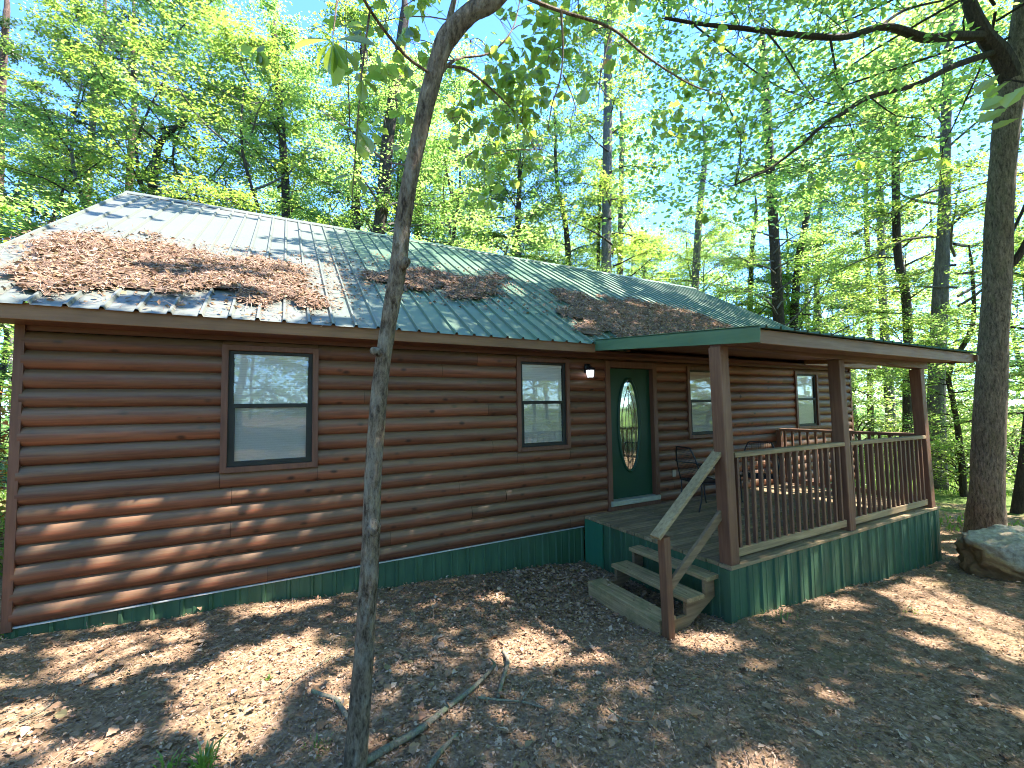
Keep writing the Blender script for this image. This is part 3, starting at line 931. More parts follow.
# ================================================================== CHAIRS
def chair(label, loc, rot):
    t = thing('patio_chair', label, 'chair', loc, 'black mesh chairs on the porch'); t.rotation_euler = (0, 0, rot)
    for sx in (-1, 1):      # chair faces local +x
        mb = MB(); mb.tube([(.24, sx * .25, 0), (.22, sx * .26, .2), (.23, sx * .26, .42)], .011, 7, 0, 4); part('leg', mb, M['black'], t, True, local=True)
        mb = MB(); mb.tube([(-.27, sx * .24, 0), (-.22, sx * .25, .2), (-.21, sx * .25, .43)], .011, 7, 0, 4); part('leg', mb, M['black'], t, True, local=True)
        mb = MB(); mb.tube([(-.29, sx * .27, .72), (-.1, sx * .30, .68), (.15, sx * .30, .65), (.27, sx * .29, .60), (.25, sx * .27, .44)], .012, 7, 0, 5); part('armrest', mb, M['black'], t, True, local=True)
    mb = MB()
    mb.tube([(-.21, -.25, .43), (.0, -.26, .415), (.23, -.25, .43), (.25, 0, .42), (.23, .25, .43), (0, .26, .415), (-.21, .25, .43), (-.22, 0, .42), (-.21, -.25, .43)], .011, 7, 0, 3)
    for k in range(17):
        q = -.24 + k * .03
        mb.tube([(-.21, q, .425), (0, q, .405), (.24, q, .425)], .0024, 4, 0, 2); mb.tube([(q - .0, -.25, .424), (q, 0, .404), (q, .25, .424)], .0024, 4, 0, 2)
    part('seat', mb, M['black'], t, True, local=True)
    mb = MB(); arch = []
    for q in np.linspace(0, 1, 15):
        w = .27 * (1 if q < .2 or q > .8 else 1); ang = pi * q
        yy = -.27 * math.cos(ang); zz = .43 + .53 * min(1, math.sin(ang) * 1.25) ** .75
        arch.append((-.21 - (zz - .43) * .24, yy, zz))
    mb.tube(arch, .012, 7, 0, 3)
    for k in range(1, 15):
        q = -.26 + k * .52 / 15; hh = .53 * min(1, math.sqrt(max(0, 1 - (q / .27) ** 2)) * 1.25) ** .75
        mb.tube([(-.21, q, .43), (-.21 - hh * .24, q, .43 + hh)], .0025, 4)
    for k in range(1, 14):
        zz = .43 + k * .037; s_ = min(1, ((zz - .43) / .53)); ww = .27 * math.sqrt(max(0, 1 - (s_ ** 1.333 / 1.25) ** 2)) if s_ < 1 else 0
        mb.tube([(-.21 - (zz - .43) * .24, -ww, zz), (-.21 - (zz - .43) * .24, ww, zz)], .0025, 4)
    part('backrest', mb, M['black'], t, True, local=True)
    return t


chair('black mesh patio chair nearer the green door, turned toward the other chair', (4.60, -.62, DZ), -.25)
chair('black arch backed mesh patio chair half hidden behind the corner porch post', (5.78, -.80, DZ), pi + .5)

# ================================================================== SUN TARGETS (which spots the canopy leaves open)
LIT = [[(-1.98, -1.49), (-1.71, -1.09), (-1.13, -0.9), (-0.89, -1.38), (-1.1, -1.78), (-1.34, -2.16), (-1.49, -2.45), (-1.78, -2.19)],
       [(-2.78, -1.46), (-2.55, -1.34), (-2.38, -1.57), (-2.63, -1.81)], [(-2.95, -0.49), (-2.46, -0.28), (-2.17, -0.68), (-2.6, -1.19)],
       [(-1.65, -0.1), (-0.81, -0.02), (-0.83, -0.3), (-1.55, -0.37)], [(0.7, -0.71), (1.17, -0.54), (1.3, -0.8), (1.01, -1.08), (0.72, -0.95)],
       [(0.32, -1.75), (0.81, -1.64), (0.9, -2.02), (0.7, -2.32), (0.26, -2.2)], [(0.91, -2.23), (1.19, -2.28), (1.06, -2.49), (0.82, -2.41)],
       [(2.01, -2.37), (2.53, -2.56), (2.26, -2.77), (1.83, -2.63)], [(2.11, -2.9), (2.36, -2.96), (2.21, -3.11), (1.99, -3.07)],
       [(2.21, -3.32), (2.36, -3.58), (2.17, -3.72), (2.05, -3.5)], [(0.91, -3.57), (1.2, -3.65), (1.09, -3.88), (0.69, -3.76)],
       [(5.2, -2.52), (6.5, -2.67), (5.76, -3.17), (5.27, -3.88), (4.04, -4.13), (4.24, -3.61), (4.62, -3.08)], [(4.06, -3.24), (4.15, -3.57), (3.84, -3.73), (3.72, -3.47)],
       [(3.09, -4.07), (3.23, -4.29), (2.87, -4.37), (2.86, -4.2)], [(-0.99, -1.71), (-0.82, -1.73), (-0.88, -2.21), (-0.99, -2.1)], [(4.29, -2.47), (4.64, -2.56), (4.29, -2.86), (4.05, -2.68)]]


def inpoly(x, y, poly):
    c = np.zeros(len(x), bool); n = len(poly)
    for i in range(n):
        (x0, y0), (x1, y1) = poly[i], poly[(i + 1) % n]
        if y0 == y1: continue
        k = ((y0 > y) != (y1 > y)) & (x < (x1 - x0) * (y - y0) / (y1 - y0) + x0)
        c ^= k
    return c


def sun_hits(Q):
    """where the sun ray through each point lands: kind (0 ground, 1 roof, 2 wall, 3 deck, 4 skirt, 5 porch roof) and the spot"""
    D = -SUN; n = len(Q)
    kind = np.zeros(n, int); S = np.zeros((n, 3)); done = np.zeros(n, bool)

    def take(t, ok, k):
        nonlocal done
        ok = ok & ~done & (t > 0)
        S[ok] = Q[ok] + t[ok, None] * D; kind[ok] = k; done |= ok
    t = (Q[:, 2] - 2.62) / .849; p = Q + t[:, None] * D
    take(t, (p[:, 0] > 2.66) & (p[:, 0] < 8) & (p[:, 1] > -2.9) & (p[:, 1] < -.4), 5)
    t = (Q[:, 2] - .61 * Q[:, 1] - 2.964) / .978; p = Q + t[:, None] * D
    take(t, (p[:, 0] > -3.8) & (p[:, 0] < 11) & (p[:, 1] > -.45) & (p[:, 1] < 4.6), 1)
    t = (Q[:, 2] - .157) / .849; p = Q + t[:, None] * D
    take(t, (p[:, 0] > 2.7) & (p[:, 0] < 7.7) & (p[:, 1] > -2.43) & (p[:, 1] < 0), 3)
    t = -Q[:, 1] / .2123; p = Q + t[:, None] * D
    take(t, (p[:, 0] > XL) & (p[:, 0] < XR) & (p[:, 2] > -.6) & (p[:, 2] < 2.6), 2)
    t = (-2.41 - Q[:, 1]) / .2123; p = Q + t[:, None] * D
    take(t, (p[:, 0] > 2.7) & (p[:, 0] < 7.7) & (p[:, 2] > -.8) & (p[:, 2] < .157), 4)
    z = np.full(n, -.4)
    for _ in range(4):
        t = (Q[:, 2] - z) / .849; p = Q + t[:, None] * D; z = gz(p[:, 0], p[:, 1])
    take(t, np.ones(n, bool), 0)
    return kind, S


def lit(kind, S):
    out = np.zeros(len(S), bool)
    n1 = vnoise(S, 1.7, 1); n2 = vnoise(S * np.array([1, 1.6, .6]), 3.4, 2); n3 = vnoise(S, 6., 4)
    jx = S[:, 0] + .16 * (vnoise(S, 5., 5) - .5) + .1 * (vnoise(S, 11., 6) - .5); jy = S[:, 1] + .16 * (vnoise(S, 5., 7) - .5) + .1 * (vnoise(S, 11., 8) - .5)
    g = kind == 0
    for p in LIT: out |= g & inpoly(jx, jy, p)
    out |= g & (S[:, 0] > 8.2) & (n1 * .6 + n2 * .4 > .5)
    out |= g & (S[:, 0] < -3.3) & (n1 > .4)
    out |= g & (S[:, 0] < -1.9) & (S[:, 1] < -.3) & (n2 > .7)
    w = kind == 2
    q_ = S[:, 0] * 1.0 - S[:, 2] * .9; dg = .5 + .5 * np.sin(q_ * 13.5 + 1.6 * np.sin(q_ * 3.3 + 1) + 1.3 * np.sin(S[:, 2] * 7 + q_ * 5)) * (.55 + .45 * np.sin(q_ * 4.1 + 2.))
    out |= w & (S[:, 0] < -1.45) & (dg > .46)
    out |= w & (S[:, 0] >= -1.45) & (S[:, 0] < -.5) & (dg > .80)
    out |= w & (S[:, 0] > 5.9) & (n2 > .3)
    rf = kind == 1
    out |= rf & (S[:, 0] < -.6) & (vnoise(S * np.array([.8, 1.5, 1.]), 2.0, 15) > .14)
    n4 = vnoise(S * np.array([1, .8, .8]), 2.2, 14)
    out |= rf & (S[:, 0] >= -.75) & (S[:, 0] < 3) & (n4 > .86)
    out |= rf & (S[:, 0] >= 3) & (S[:, 1] > 1.4) & (n4 * .7 + n3 * .3 > .60)
    out |= (kind == 3) & (S[:, 0] > 6.2) & (n2 > .22)
    out |= (kind == 4) & (S[:, 0] > 3.0) & (vnoise(S * np.array([1, 0, .25]), 7., 10) > .47)
    out |= (kind == 5) & (n1 > .6)
    return out


def cullseg(sg):
    c = (sg[0] + sg[1]) / 2; k, S = sun_hits(c); m = ~lit(k, S); return sg[0][m], sg[1][m]


def cull(Q):
    """drop leaf quads that would shade a spot the photograph shows in the sun"""
    c = Q.mean(1); k, S = sun_hits(c)
    return Q[~lit(k, S)]


# ================================================================== TREES
def V2(o): return np.array(o, float)


crowns = {}


def variants():
    r = np.random.default_rng(21)
    for i in range(3):
        g3 = grow(r, 3.0, 17, 4.4, 32, 7, 8, 10, .115); crowns['oak%d' % i] = crown_mesh('oak_crown', g3, M[('leaf', 'leaf2', 'leaf3')[i]], M['bark_grey'])
    for i in range(3):
        g3 = grow(r, 1.2, 8.0, 2.9, 22, 6, 7, 10, .105, up=(.0, .45), flat=.28); crowns['under%d' % i] = crown_mesh('understory_crown', g3, M[('leaf', 'leaf3', 'leaf')[i]], M['bark_dark'])
    for i in range(2):
        g3 = grow(r, 10, 25, 3.2, 26, 5, 6, 12, .16, up=(-.1, .5), flat=1.2); crowns['pine%d' % i] = crown_mesh('pine_crown', g3, M['pineneedle'], M['bark_pine'])
    for i in range(2):
        g3 = grow(r, 4.0, 22, 3.2, 30, 6, 7, 9, .13); crowns['thin%d' % i] = crown_mesh('slender_crown', g3, M[('leaf', 'leaf2')[i]], M['bark_dark'])
    for i in range(3):
        g3 = grow(r, .1, 1.5, .95, 16, 4, 4, 8, .075, up=(.3, 1.1), start=.4); crowns['shrub%d' % i] = crown_mesh('shrub_foliage', g3, M[('leaf2', 'leaf3', 'redleaf')[i]], M['bark_dark'])


variants()


def tree(name, label, cat, pts, rad, barkm, crown=None, cscale=1., crot=0., group=None, cz=0., sides=10, czs=None, sway=True):
    pts = np.array(pts, float); base = pts[0].copy()
    t = thing(name, label, cat, base, group)
    mb = MB(); mb.tube(pts - base, rad, sides, 0, 4, .06, int(abs(base[0] * 100)) % 997)
    part('trunk', mb, barkm, t, True, local=True)
    if crown:
        c = link('crown', crowns[crown], t); c.rotation_euler = (0, 0, crot); c.scale = (cscale, cscale, czs or cscale)
        top = pts[-1] - base; f = .45
        k = min(len(pts) - 1, int(len(pts) * f)); off = pts[k] - base
        c.location = (off[0], off[1], cz)
    return t


def traced(name, label, cat, d, trace, barkm, H, crown=None, cs=1., group=None, flare=1.15, cz=0., czs=None):
    """trunk drawn through points of the photograph at forward distance d, carried down to the ground and up to height H"""
    P = [at(u, v, d) for u, v, w in trace]; R = [w * d / FPX / 2 / math.hypot(1, (u - 512) / FPX) for u, v, w in trace]
    P = P[::-1]; R = R[::-1]                          # bottom first
    b = P[0]; gzb = float(ground(b[0], b[1])) - .08
    P = [p for p in P]; 
    if b[2] > gzb + .3:
        dx = (P[1] - P[0]); 
        n = 3
        for q in range(1, n + 1):
            f = q / n
            P.insert(0, np.array([b[0] - .0 * dx[0], b[1], b[2] + (gzb - b[2]) * f])); R.insert(0, R[0] * (1.03 if q < n else flare))
    top = P[-1]; dr = unit(P[-1] - P[-2]); dr[2] = max(dr[2], .5)
    if top[2] < H:
        n = 5; step = (H - top[2]) / n; r0 = R[-1]; r = np.random.default_rng(int(abs(top[0] * 37)) + 3)
        for q in range(1, n + 1):
            dr = unit(dr * .8 + np.array([0, 0, .45]) + np.append(r.normal(0, .05, 2), 0)); P.append(P[-1] + dr * step / max(.5, dr[2])); R.append(r0 * (1 - .8 * q / n) + .01)
    return tree(name, label, cat, P, R, barkm, crown, cs, RNG.uniform(0, 6), group, cz, czs=czs)


BD, BG, BP = M['bark_dark'], M['bark_grey'], M['bark_pine']
T = traced
T('pine_tree', 'reddish pine trunk at the very left edge of the woods', 'tree', 24, [(6, 20, 8), (2, 90, 9), (0, 180, 10)], BP, 27, 'pine0')
T('pine_tree', 'pinkish pine trunk rising left of the roof peak', 'tree', 23, [(97, 80, 7), (92, 130, 8), (87, 185, 9)], BP, 27, 'pine1')
T('pine_tree', 'forked pinkish pine trunk directly over the left roof peak', 'tree', 21, [(134, 110, 6), (131, 150, 8), (129, 192, 9)], BP, 24, 'pine0', .9)
T('oak_tree', 'dark bent oak trunk with crooked limb just right of the roof peak', 'tree', 17, [(178, 105, 5), (184, 122, 6), (170, 132, 7), (159, 145, 8), (155, 170, 9), (152, 195, 10)], BD, 12, 'under0', 1.25, cz=1.5)
T('oak_tree', 'straight dark trunk with side twigs above the left half of the roof', 'tree', 19, [(274, 30, 6), (279, 100, 7), (283, 150, 8), (286, 200, 9)], BD, 19, 'thin0')
T('oak_tree', 'narrow dark trunk close behind the ridge, left one of a near pair', 'tree', 18, [(364, 60, 7), (360, 120, 8), (357, 180, 9), (355, 230, 10)], BD, 18, 'thin1')
T('oak_tree', 'thick dark trunk just left of the slim foreground tree', 'tree', 16.5, [(404, 20, 10), (396, 80, 11), (388, 140, 12), (383, 200, 13), (378, 245, 14)], BD, 18, 'oak0', .95)
T('oak_tree', 'grey trunk just right of the slim foreground tree', 'tree', 22, [(421, 120, 7), (419, 170, 7), (418, 230, 8)], BG, 19, 'thin0', 1.05)
T('vine_tree', 'short trunk wrapped in green ivy behind the middle of the ridge', 'tree', 20, [(519, 195, 5), (518, 230, 6), (517, 265, 7)], BD, 16, 'thin1', .9)
T('oak_tree', 'thin leaning trunk between the ivy trunk and the tall grey trunk', 'tree', 21, [(558, 190, 4), (565, 220, 5), (569, 270, 6)], BD, 17, 'thin0', .85)
T('sapling_tree', 'very thin sapling stem just left of the tall grey trunk', 'tree', 22, [(601, 180, 3), (599, 220, 3), (598, 275, 4)], BD, 14, 'thin1', .7)
T('oak_tree', 'tall straight grey trunk over the middle of the roof', 'tree', 20, [(608, 20, 8), (608, 100, 9), (607, 190, 9), (606, 285, 10)], BG, 22, 'thin1', 1.0, cz=2)
T('oak_tree', 'thin greenish trunk just right of the tall grey trunk', 'tree', 23, [(622, 130, 5), (621, 200, 5), (620, 285, 6)], BG, 18, 'thin0', .9)
T('oak_tree', 'grey brown trunk standing above the right end of the ridge', 'tree', 24, [(704, 170, 6), (699, 220, 7), (695, 290, 8)], BG, 18, 'oak1', .9)
T('sapling_tree', 'slender stem between the ridge end and the thick dark trunk', 'tree', 25, [(756, 220, 5), (752, 250, 5), (750, 330, 6)], BD, 14, 'under0', 1.2, cz=3)
T('oak_tree', 'thick dark leaf clad trunk rising behind the right roof slope', 'tree', 21, [(762, 40, 8), (766, 100, 10), (770, 170, 10), (775, 250, 11), (780, 345, 13)], BD, 20, 'oak2', .95)
T('oak_tree', 'dark leaning trunk beside the thick one behind the right roof slope', 'tree', 22, [(812, 185, 5), (806, 220, 7), (798, 265, 8), (793, 340, 9)], BD, 14, 'under1', 1.3, cz=2)
T('sapling_tree', 'thin grey stem right of the leaning dark trunk', 'tree', 27, [(822, 180, 5), (818, 250, 6), (816, 340, 7)], BG, 19, 'thin1', .9)
T('pine_tree', 'slim orange brown pine trunk seen between the porch posts', 'tree', 26, [(866, 200, 5), (869, 300, 6), (870, 390, 7), (871, 450, 8)], BP, 25, 'pine1', .9)
T('oak_tree', 'pale grey trunk seen between the middle and right porch posts', 'tree', 23, [(879, 150, 7), (881, 230, 8), (883, 310, 9), (889, 390, 11), (893, 455, 12)], BG, 20, 'thin0', 1.0)
T('oak_tree', 'curving almost black trunk behind the right end of the porch roof', 'tree', 17, [(893, 40, 7), (895, 120, 8), (896, 200, 9), (898, 255, 9), (905, 290, 10), (908, 340, 11), (908, 430, 12), (909, 480, 14)], BD, 16, 'thin1', .85)
T('oak_tree', 'broad grey trunk just beyond the right porch post', 'tree', 14.6, [(948, 60, 11), (946, 130, 12), (944, 220, 14), (940, 300, 17), (937, 380, 19), (936, 450, 22), (935, 488, 28)], BG, 19, 'oak1', .85, cz=3)
T('sapling_tree', 'crooked thin black trunk between the broad grey trunk and the big oak', 'tree', 13, [(972, 270, 4), (974, 310, 5), (969, 335, 6), (949, 372, 6), (953, 400, 6), (958, 430, 7), (962, 468, 8)], BD, 6.5, 'under1', .62, cz=1.)
T('oak_tree', 'small dark trunk standing at the right edge behind the boulder', 'tree', 10.5, [(1043, 250, 11), (1036, 350, 12), (1026, 450, 14), (1018, 510, 16), (1014, 535, 22)], BD, 9, 'under2', .8, cz=1.5)

# woods filling in behind, beside and on the near side of the cabin
fill = [(-2.5, 14.5, 'oak1'), (2.5, 15, 'under0'), (-5.5, 18, 'under0'), (1, 19, 'oak0'), (6, 16, 'oak2'), (10, 14.5, 'under1'), (9, 20, 'oak1'), (14, 18, 'oak0'), (13.5, 12.5, 'under2'), (17.5, 13.5, 'oak2'),
        (4, 24, 'oak1'), (-1.5, 25, 'oak2'), (-10, 20, 'oak1'), (11.5, 26, 'oak0'), (19, 21, 'oak1'), (5.5, 12.2, 'under2'), (-9.5, 9.5, 'under0'), (-12, 14, 'oak0'),
        (8.2, 12.6, 'under0'), (16.0, 9.5, 'under1'), (-7.5, 23, 'oak0'), (3, 30, 'oak2'), (15, 24, 'oak1'), (-4, 30, 'oak1'), (8, 31, 'oak0'), (20, 29, 'oak0'), (11.8, 11.2, 'under0'), (-2, 11.8, 'under2'), (-14, 26, 'oak2'), (6.8, 21, 'under1'), (5.4, 11.6, 'oak0'), (8.6, 14.2, 'oak1'), (-4.4, 16.5, 'thin0'), (12.2, 15.5, 'oak2'), (18, 17, 'oak0'), (7.2, 18, 'oak0'), (-6, 15.5, 'thin1'), (20, 15, 'oak0'), (-1.2, 16.5, 'thin0'), (-8.5, 17, 'thin1'), (3.4, 13.5, 'thin0'), (-3.4, 20, 'thin1')]
for i, (x, y, c) in enumerate(fill):
    r = np.random.default_rng(i); z = float(ground(x, y)); H = 8 if 'under' in c else 16
    P = [(x + r.normal(0, .12) * k, y + r.normal(0, .12) * k, z - .1 + H * k / 5) for k in range(6)]
    s = r.uniform(.85, 1.15); w = .09 if 'under' in c else .17
    tree('forest_tree', 'leafy green tree in the crowded woods behind the cabin roof', 'tree', P, np.linspace(w, .02, 6), (BD, BG)[i % 2], c, s, r.uniform(0, 6), 'leafy trees crowding the woods behind the cabin', sides=7)
rightf = [(24, 8.5, 'oak2'), (31, 11, 'oak1'), (22, 13, 'oak0'), (34, -2, 'oak2'), (17.2, 8.2, 'under0'), (36, 7, 'under0'), (29, 16, 'oak2'), (19.5, 9.5, 'under2'), (40, 9, 'oak2'), (45, 15, 'oak1'), (43, 4, 'oak0'), (38, -1, 'oak1'), (47, 9, 'oak2'), (33, 1.5, 'under0'), (27, 9, 'under0'), (32, 6, 'under1')]
for i, (x, y, c) in enumerate(rightf):
    r = np.random.default_rng(50 + i); z = float(ground(x, y)); H = 8 if 'under' in c else 16
    P = [(x + r.normal(0, .12) * k, y + r.normal(0, .12) * k, z - .1 + H * k / 5) for k in range(6)]
    w = .08 if 'under' in c else .19
    tree('forest_tree', 'leafy light green tree in the sunny woods right of the porch', 'tree', P, np.linspace(w, .02, 6), (BD, BG)[i % 2], c, r.uniform(.85, 1.1), r.uniform(0, 6), 'leafy trees in the sunny woods right of the porch', sides=7)
leftf = [(-9, 3.5, 'under0'), (-11.5, 7, 'oak1'), (-14, 1, 'oak0'), (-8.5, -1.5, 'under1')]
for i, (x, y, c) in enumerate(leftf):
    r = np.random.default_rng(80 + i); z = float(ground(x, y)); H = 8 if 'under' in c else 16
    P = [(x + r.normal(0, .12) * k, y + r.normal(0, .12) * k, z - .1 + H * k / 5) for k in range(6)]
    tree('forest_tree', 'leafy tree in the woods past the left end of the cabin', 'tree', P, np.linspace(.13, .02, 6), BG, c, r.uniform(.85, 1.1), r.uniform(0, 6), 'leafy trees past the left end of the cabin', sides=7)
near = [(-4.5, -15, 'thin1'), (-13, -17, 'oak2'), (1, -18, 'under0'), (9, -19, 'oak2'), (-7, -20, 'under0'), (15, -22, 'oak1'), (4, -24, 'oak1'), (22, -19, 'oak0'), (19, -13, 'under1'), (-2.8, -14, 'under1'), (0.3, -15.5, 'under2'), (8.5, -13.5, 'under1'), (14, -12.2, 'under0'), (18, -9.5, 'under2'), (25, -12, 'oak1'), (-6, -13, 'under0'), (29, -8, 'under1')]
for i, (x, y, c) in enumerate(near):
    r = np.random.default_rng(120 + i); z = float(ground(x, y)); H = 8 if 'under' in c else 16
    P = [(x + r.normal(0, .1) * k, y + r.normal(0, .1) * k, z - .1 + H * k / 5) for k in range(6)]
    tree('forest_tree', 'woodland tree on the near side, mirrored in the window panes', 'tree', P, np.linspace(.16, .02, 6), BG, c, r.uniform(.85, 1.1), r.uniform(0, 6), 'woodland trees mirrored in the cabin windows', sides=7)

# far woods seen as one mass
r = np.random.default_rng(33); mb = MB(); n = 150000
ang = r.uniform(0, 2 * pi, n); rad = r.uniform(36, 80, n); hh = r.uniform(0, 1, n) ** 1.25 * 20
P = np.stack([2 + rad * np.cos(ang), 3 + rad * np.sin(ang), hh], 1)
k = vnoise(P * np.array([1, 1, 1.2]), .22, 12) + .25 * vnoise(P, .9, 13) - .018 * hh > .30
P = P[k]; P[:, 2] += gz(P[:, 0], P[:, 1])
nm = np.array([0, 0, .6]) + r.normal(0, .7, P.shape)
sz = r.uniform(.22, .5, len(P)) * (np.hypot(P[:, 0], P[:, 1]) / 50)
mb.quads(leaf_quads(P, r.normal(0, 1, P.shape), nm, sz, sz * .75), 0)
for i in range(150):
    a = r.uniform(0, 2 * pi); q = r.uniform(34, 75); x, y = 2 + q * math.cos(a), 3 + q * math.sin(a); z = float(gz(x, y)); rr = r.uniform(.1, .24)
    mb.tube([(x, y, z - .2), (x + r.normal(0, .3), y, z + 9), (x + r.normal(0, .8), y + r.normal(0, .5), z + 22)], [rr, rr * .8, rr * .3], 6, 1, cap=False)
o = part('far_woods', mb, [M['leaf'], BG]); tag(o, 'sunlit far woods behind everything, one green mass', 'woods', kind='stuff')

# ------------------------------------------------------------------ near leaves with a real outline
OUT = [(0, .0), (.10, .05), (.26, .24), (.34, .20), (.52, .44), (.62, .36), (.78, .46), (.90, .26), (1.0, .0)]


def big_leaves(mb, r, P, A, N, L, mat=1, shape=OUT, wide=.8):
    A = unit(A); S = unit(np.cross(N, A)); N2 = np.cross(A, S); n = len(shape)
    for p, a, s, q, l in zip(P, A, S, N2, L):
        c = []; lft = []; rgt = []; cv = r.uniform(.05, .3); fo = r.uniform(.1, .35)
        for t, w in shape:
            m = p + a * l * t - q * l * cv * t * t
            c.append(m); lft.append(m + s * w * l * wide + q * w * l * fo); rgt.append(m - s * w * l * wide + q * w * l * fo)
        V = c + lft[1:-1] + rgt[1:-1]; m = n - 2; F = []
        for i in range(n - 1):
            for off, fl in ((n - 1, 0), (n - 1 + m, 1)):
                a0, a1 = i, i + 1; b0 = off + i if 1 <= i <= m else None; b1 = off + i + 1 if 1 <= i + 1 <= m else None
                f = [a0, a1] + ([b1] if b1 is not None else []) + ([b0] if b0 is not None else [])
                if len(f) >= 3: F.append(tuple(f if not fl else f[::-1]))
        mb.add(V, F, mat)


def arc(a, b, sag, n=6):
    a = np.array(a); b = np.array(b); t = np.linspace(0, 1, n)[:, None]
    return a + (b - a) * t + np.array([0, 0, 1.]) * (sag * 4 * t * (1 - t))


# ---- slim tree in the foreground
tr = [(500, -6, 17, 2.55), (472, 12, 19, 2.5), (450, 34, 21, 2.47), (438, 60, 19, 2.45), (425, 110, 17.5, 2.43), (414, 160, 17, 2.4), (404, 215, 17, 2.38), (399, 262, 18.5, 2.36), (391, 310, 17, 2.35), (383, 360, 17.5, 2.34),
      (377, 420, 19, 2.33), (373, 480, 20.5, 2.32), (370, 560, 22, 2.31), (364, 650, 25, 2.30), (355, 768, 28, 2.29), (351, 815, 33, 2.28)]
P = [at(u, v, d) for u, v, w, d in tr][::-1]; R = [(.94 - .12 * min(1, max(0, (v - 300) / 250))) * w * d / FPX / 2 / math.hypot(1, (u - 512) / FPX) for u, v, w, d in tr][::-1]
gb = float(ground(P[0][0], P[0][1]))
P[0][2] = gb - .06; R[0] *= 1.45; R[1] *= 1.06
top = P[-1]; ext = [top + np.array([.35, -.1, .55]), top + np.array([.7, -.15, 1.4]), top + np.array([.95, -.3, 2.6]), top + np.array([1.1, -.4, 4.2]), top + np.array([1.2, -.5, 6.0])]
P += ext; R += [.045, .04, .034, .025, .012]
slim = thing('slim_tree', 'slim grey brown tree leaning across the front of the cabin', 'tree', P[0])
b0 = P[0].copy()
mb = MB(); mb.tube(np.array(P) - b0, R, 26, 0, 9, .055, 3)
kn = at(397, 262, 2.35) - b0; mb.tube([kn + np.array([.01, -.02, -.03]), kn + np.array([.045, -.03, -.0]), kn + np.array([.06, -.03, .01])], [.035, .026, .014], 8, 0)
kn = at(374, 527, 2.27) - b0; mb.tube([kn + np.array([0, .02, -.05]), kn + np.array([.0, .0, 0]), kn + np.array([.0, .02, .05])], [.012, .036, .012], 9, 0, 3)
kn = at(378, 352, 2.30) - b0; mb.tube([kn, kn + np.array([-.035, -.02, .005])], [.028, .018], 8, 0)
part('trunk', mb, M['bark_slim'], slim, True, local=True)
mb = MB(); r = np.random.default_rng(9)
limbs = [([(443, 50, 2.46), (449, 20, 2.5), (456, -10, 2.55), (462, -60, 2.6)], .022, .01),
         ([(505, -14, 2.6), (530, -1, 2.75), (558, 10, 2.9), (611, 28, 3.1), (646, 56, 3.3), (690, 84, 3.6), (722, 95, 3.9)], .015, .005),
         ([(436, 66, 2.45), (462, 68, 2.6), (480, 79, 2.75), (506, 103, 3.0), (522, 122, 3.2), (535, 150, 3.35)], .010, .004),
         ([(430, 90, 2.44), (455, 60, 2.7), (490, 53, 2.9), (512, 30, 3.1), (520, 0, 3.2)], .009, .004),
         ([(561, 10, 2.9), (563, 50, 2.95), (560, 80, 2.95), (552, 105, 2.95), (548, 130, 3)], .008, .003),
         ([(611, 28, 3.1), (604, 60, 3.1), (600, 85, 3.1), (612, 100, 3.1)], .006, .003),
         ([(563, 75, 2.95), (572, 95, 3.1), (576, 110, 3.2)], .005, .003),
         ([(433, 75, 2.44), (405, 55, 2.2), (370, 10, 1.9), (345, -40, 1.7)], .009, .006),
         ([(345, -40, 1.7), (338, -5, 1.55), (333, 35, 1.5)], .006, .002), ([(370, 10, 1.9), (362, 70, 1.95), (357, 130, 1.95), (352, 200, 1.95)], .005, .002),
         ([(412, 165, 2.4), (385, 160, 2.5), (350, 130, 2.7), (320, 110, 3.0)], .006, .003)]
LP = []
for tl, ra, rb in limbs:
    q = np.array([at(*c) for c in tl]); mb.tube(q - b0, np.linspace(ra, rb, len(q)), 7, 0, 4, .05, 4); LP.append(q)
cent = [(500, 62, 3.1, 14), (525, 85, 3.2, 16), (548, 60, 3.2, 12), (512, 112, 3.3, 16), (540, 150, 3.4, 16), (485, 140, 3.4, 14), (570, 128, 3.4, 14), (598, 112, 3.5, 10), (452, 118, 2.9, 12), (430, 92, 2.8, 10), (470, 40, 3.0, 14),
        (500, 20, 3.1, 14), (540, 30, 3.2, 12), (575, 45, 3.3, 12), (470, 165, 3.6, 9), (520, 165, 3.6, 10), (560, 165, 3.6, 7), (600, 75, 3.2, 8), (635, 45, 3.4, 10), (670, 70, 3.7, 12), (640, 90, 3.6, 8), (700, 60, 3.9, 12), (720, 120, 4.0, 8),
        (405, 40, 2.9, 12), (385, 20, 2.7, 14), (360, 30, 2.6, 12), (420, 10, 3.0, 12), (345, 20, 2.4, 8), (395, 85, 3.0, 8)]
for u, v, d, n in cent:
    c = at(u, v, d)
    allp = np.concatenate(LP); nb = allp[np.argmin(np.linalg.norm(allp - c, axis=1))]
    mb.tube(arc(nb, c, .05) - b0, np.linspace(.004, .0018, 6), 4, 0, cap=False)
    for cl in range(max(3, n // 2)):
        cc = c + r.normal(0, .15, 3); m = 7
        for tryk in range(8):
            if lit(*sun_hits(cc[None] + r.normal(0, .05, (5, 3)))).sum() <= 1: break
            cc = c + r.normal(0, .26, 3)
        else: continue
        mb.tube(arc(c, cc, .01, 3) - b0, [.002, .0015, .0012], 3, 0, cap=False)
        A = r.normal(0, 1, (m, 3)); A[:, 2] -= .55
        big_leaves(mb, r, cc + unit(A) * .015 - b0, A, np.array([0, 0, 1.]) + r.normal(0, .5, (m, 3)), r.uniform(.05, .10, m))
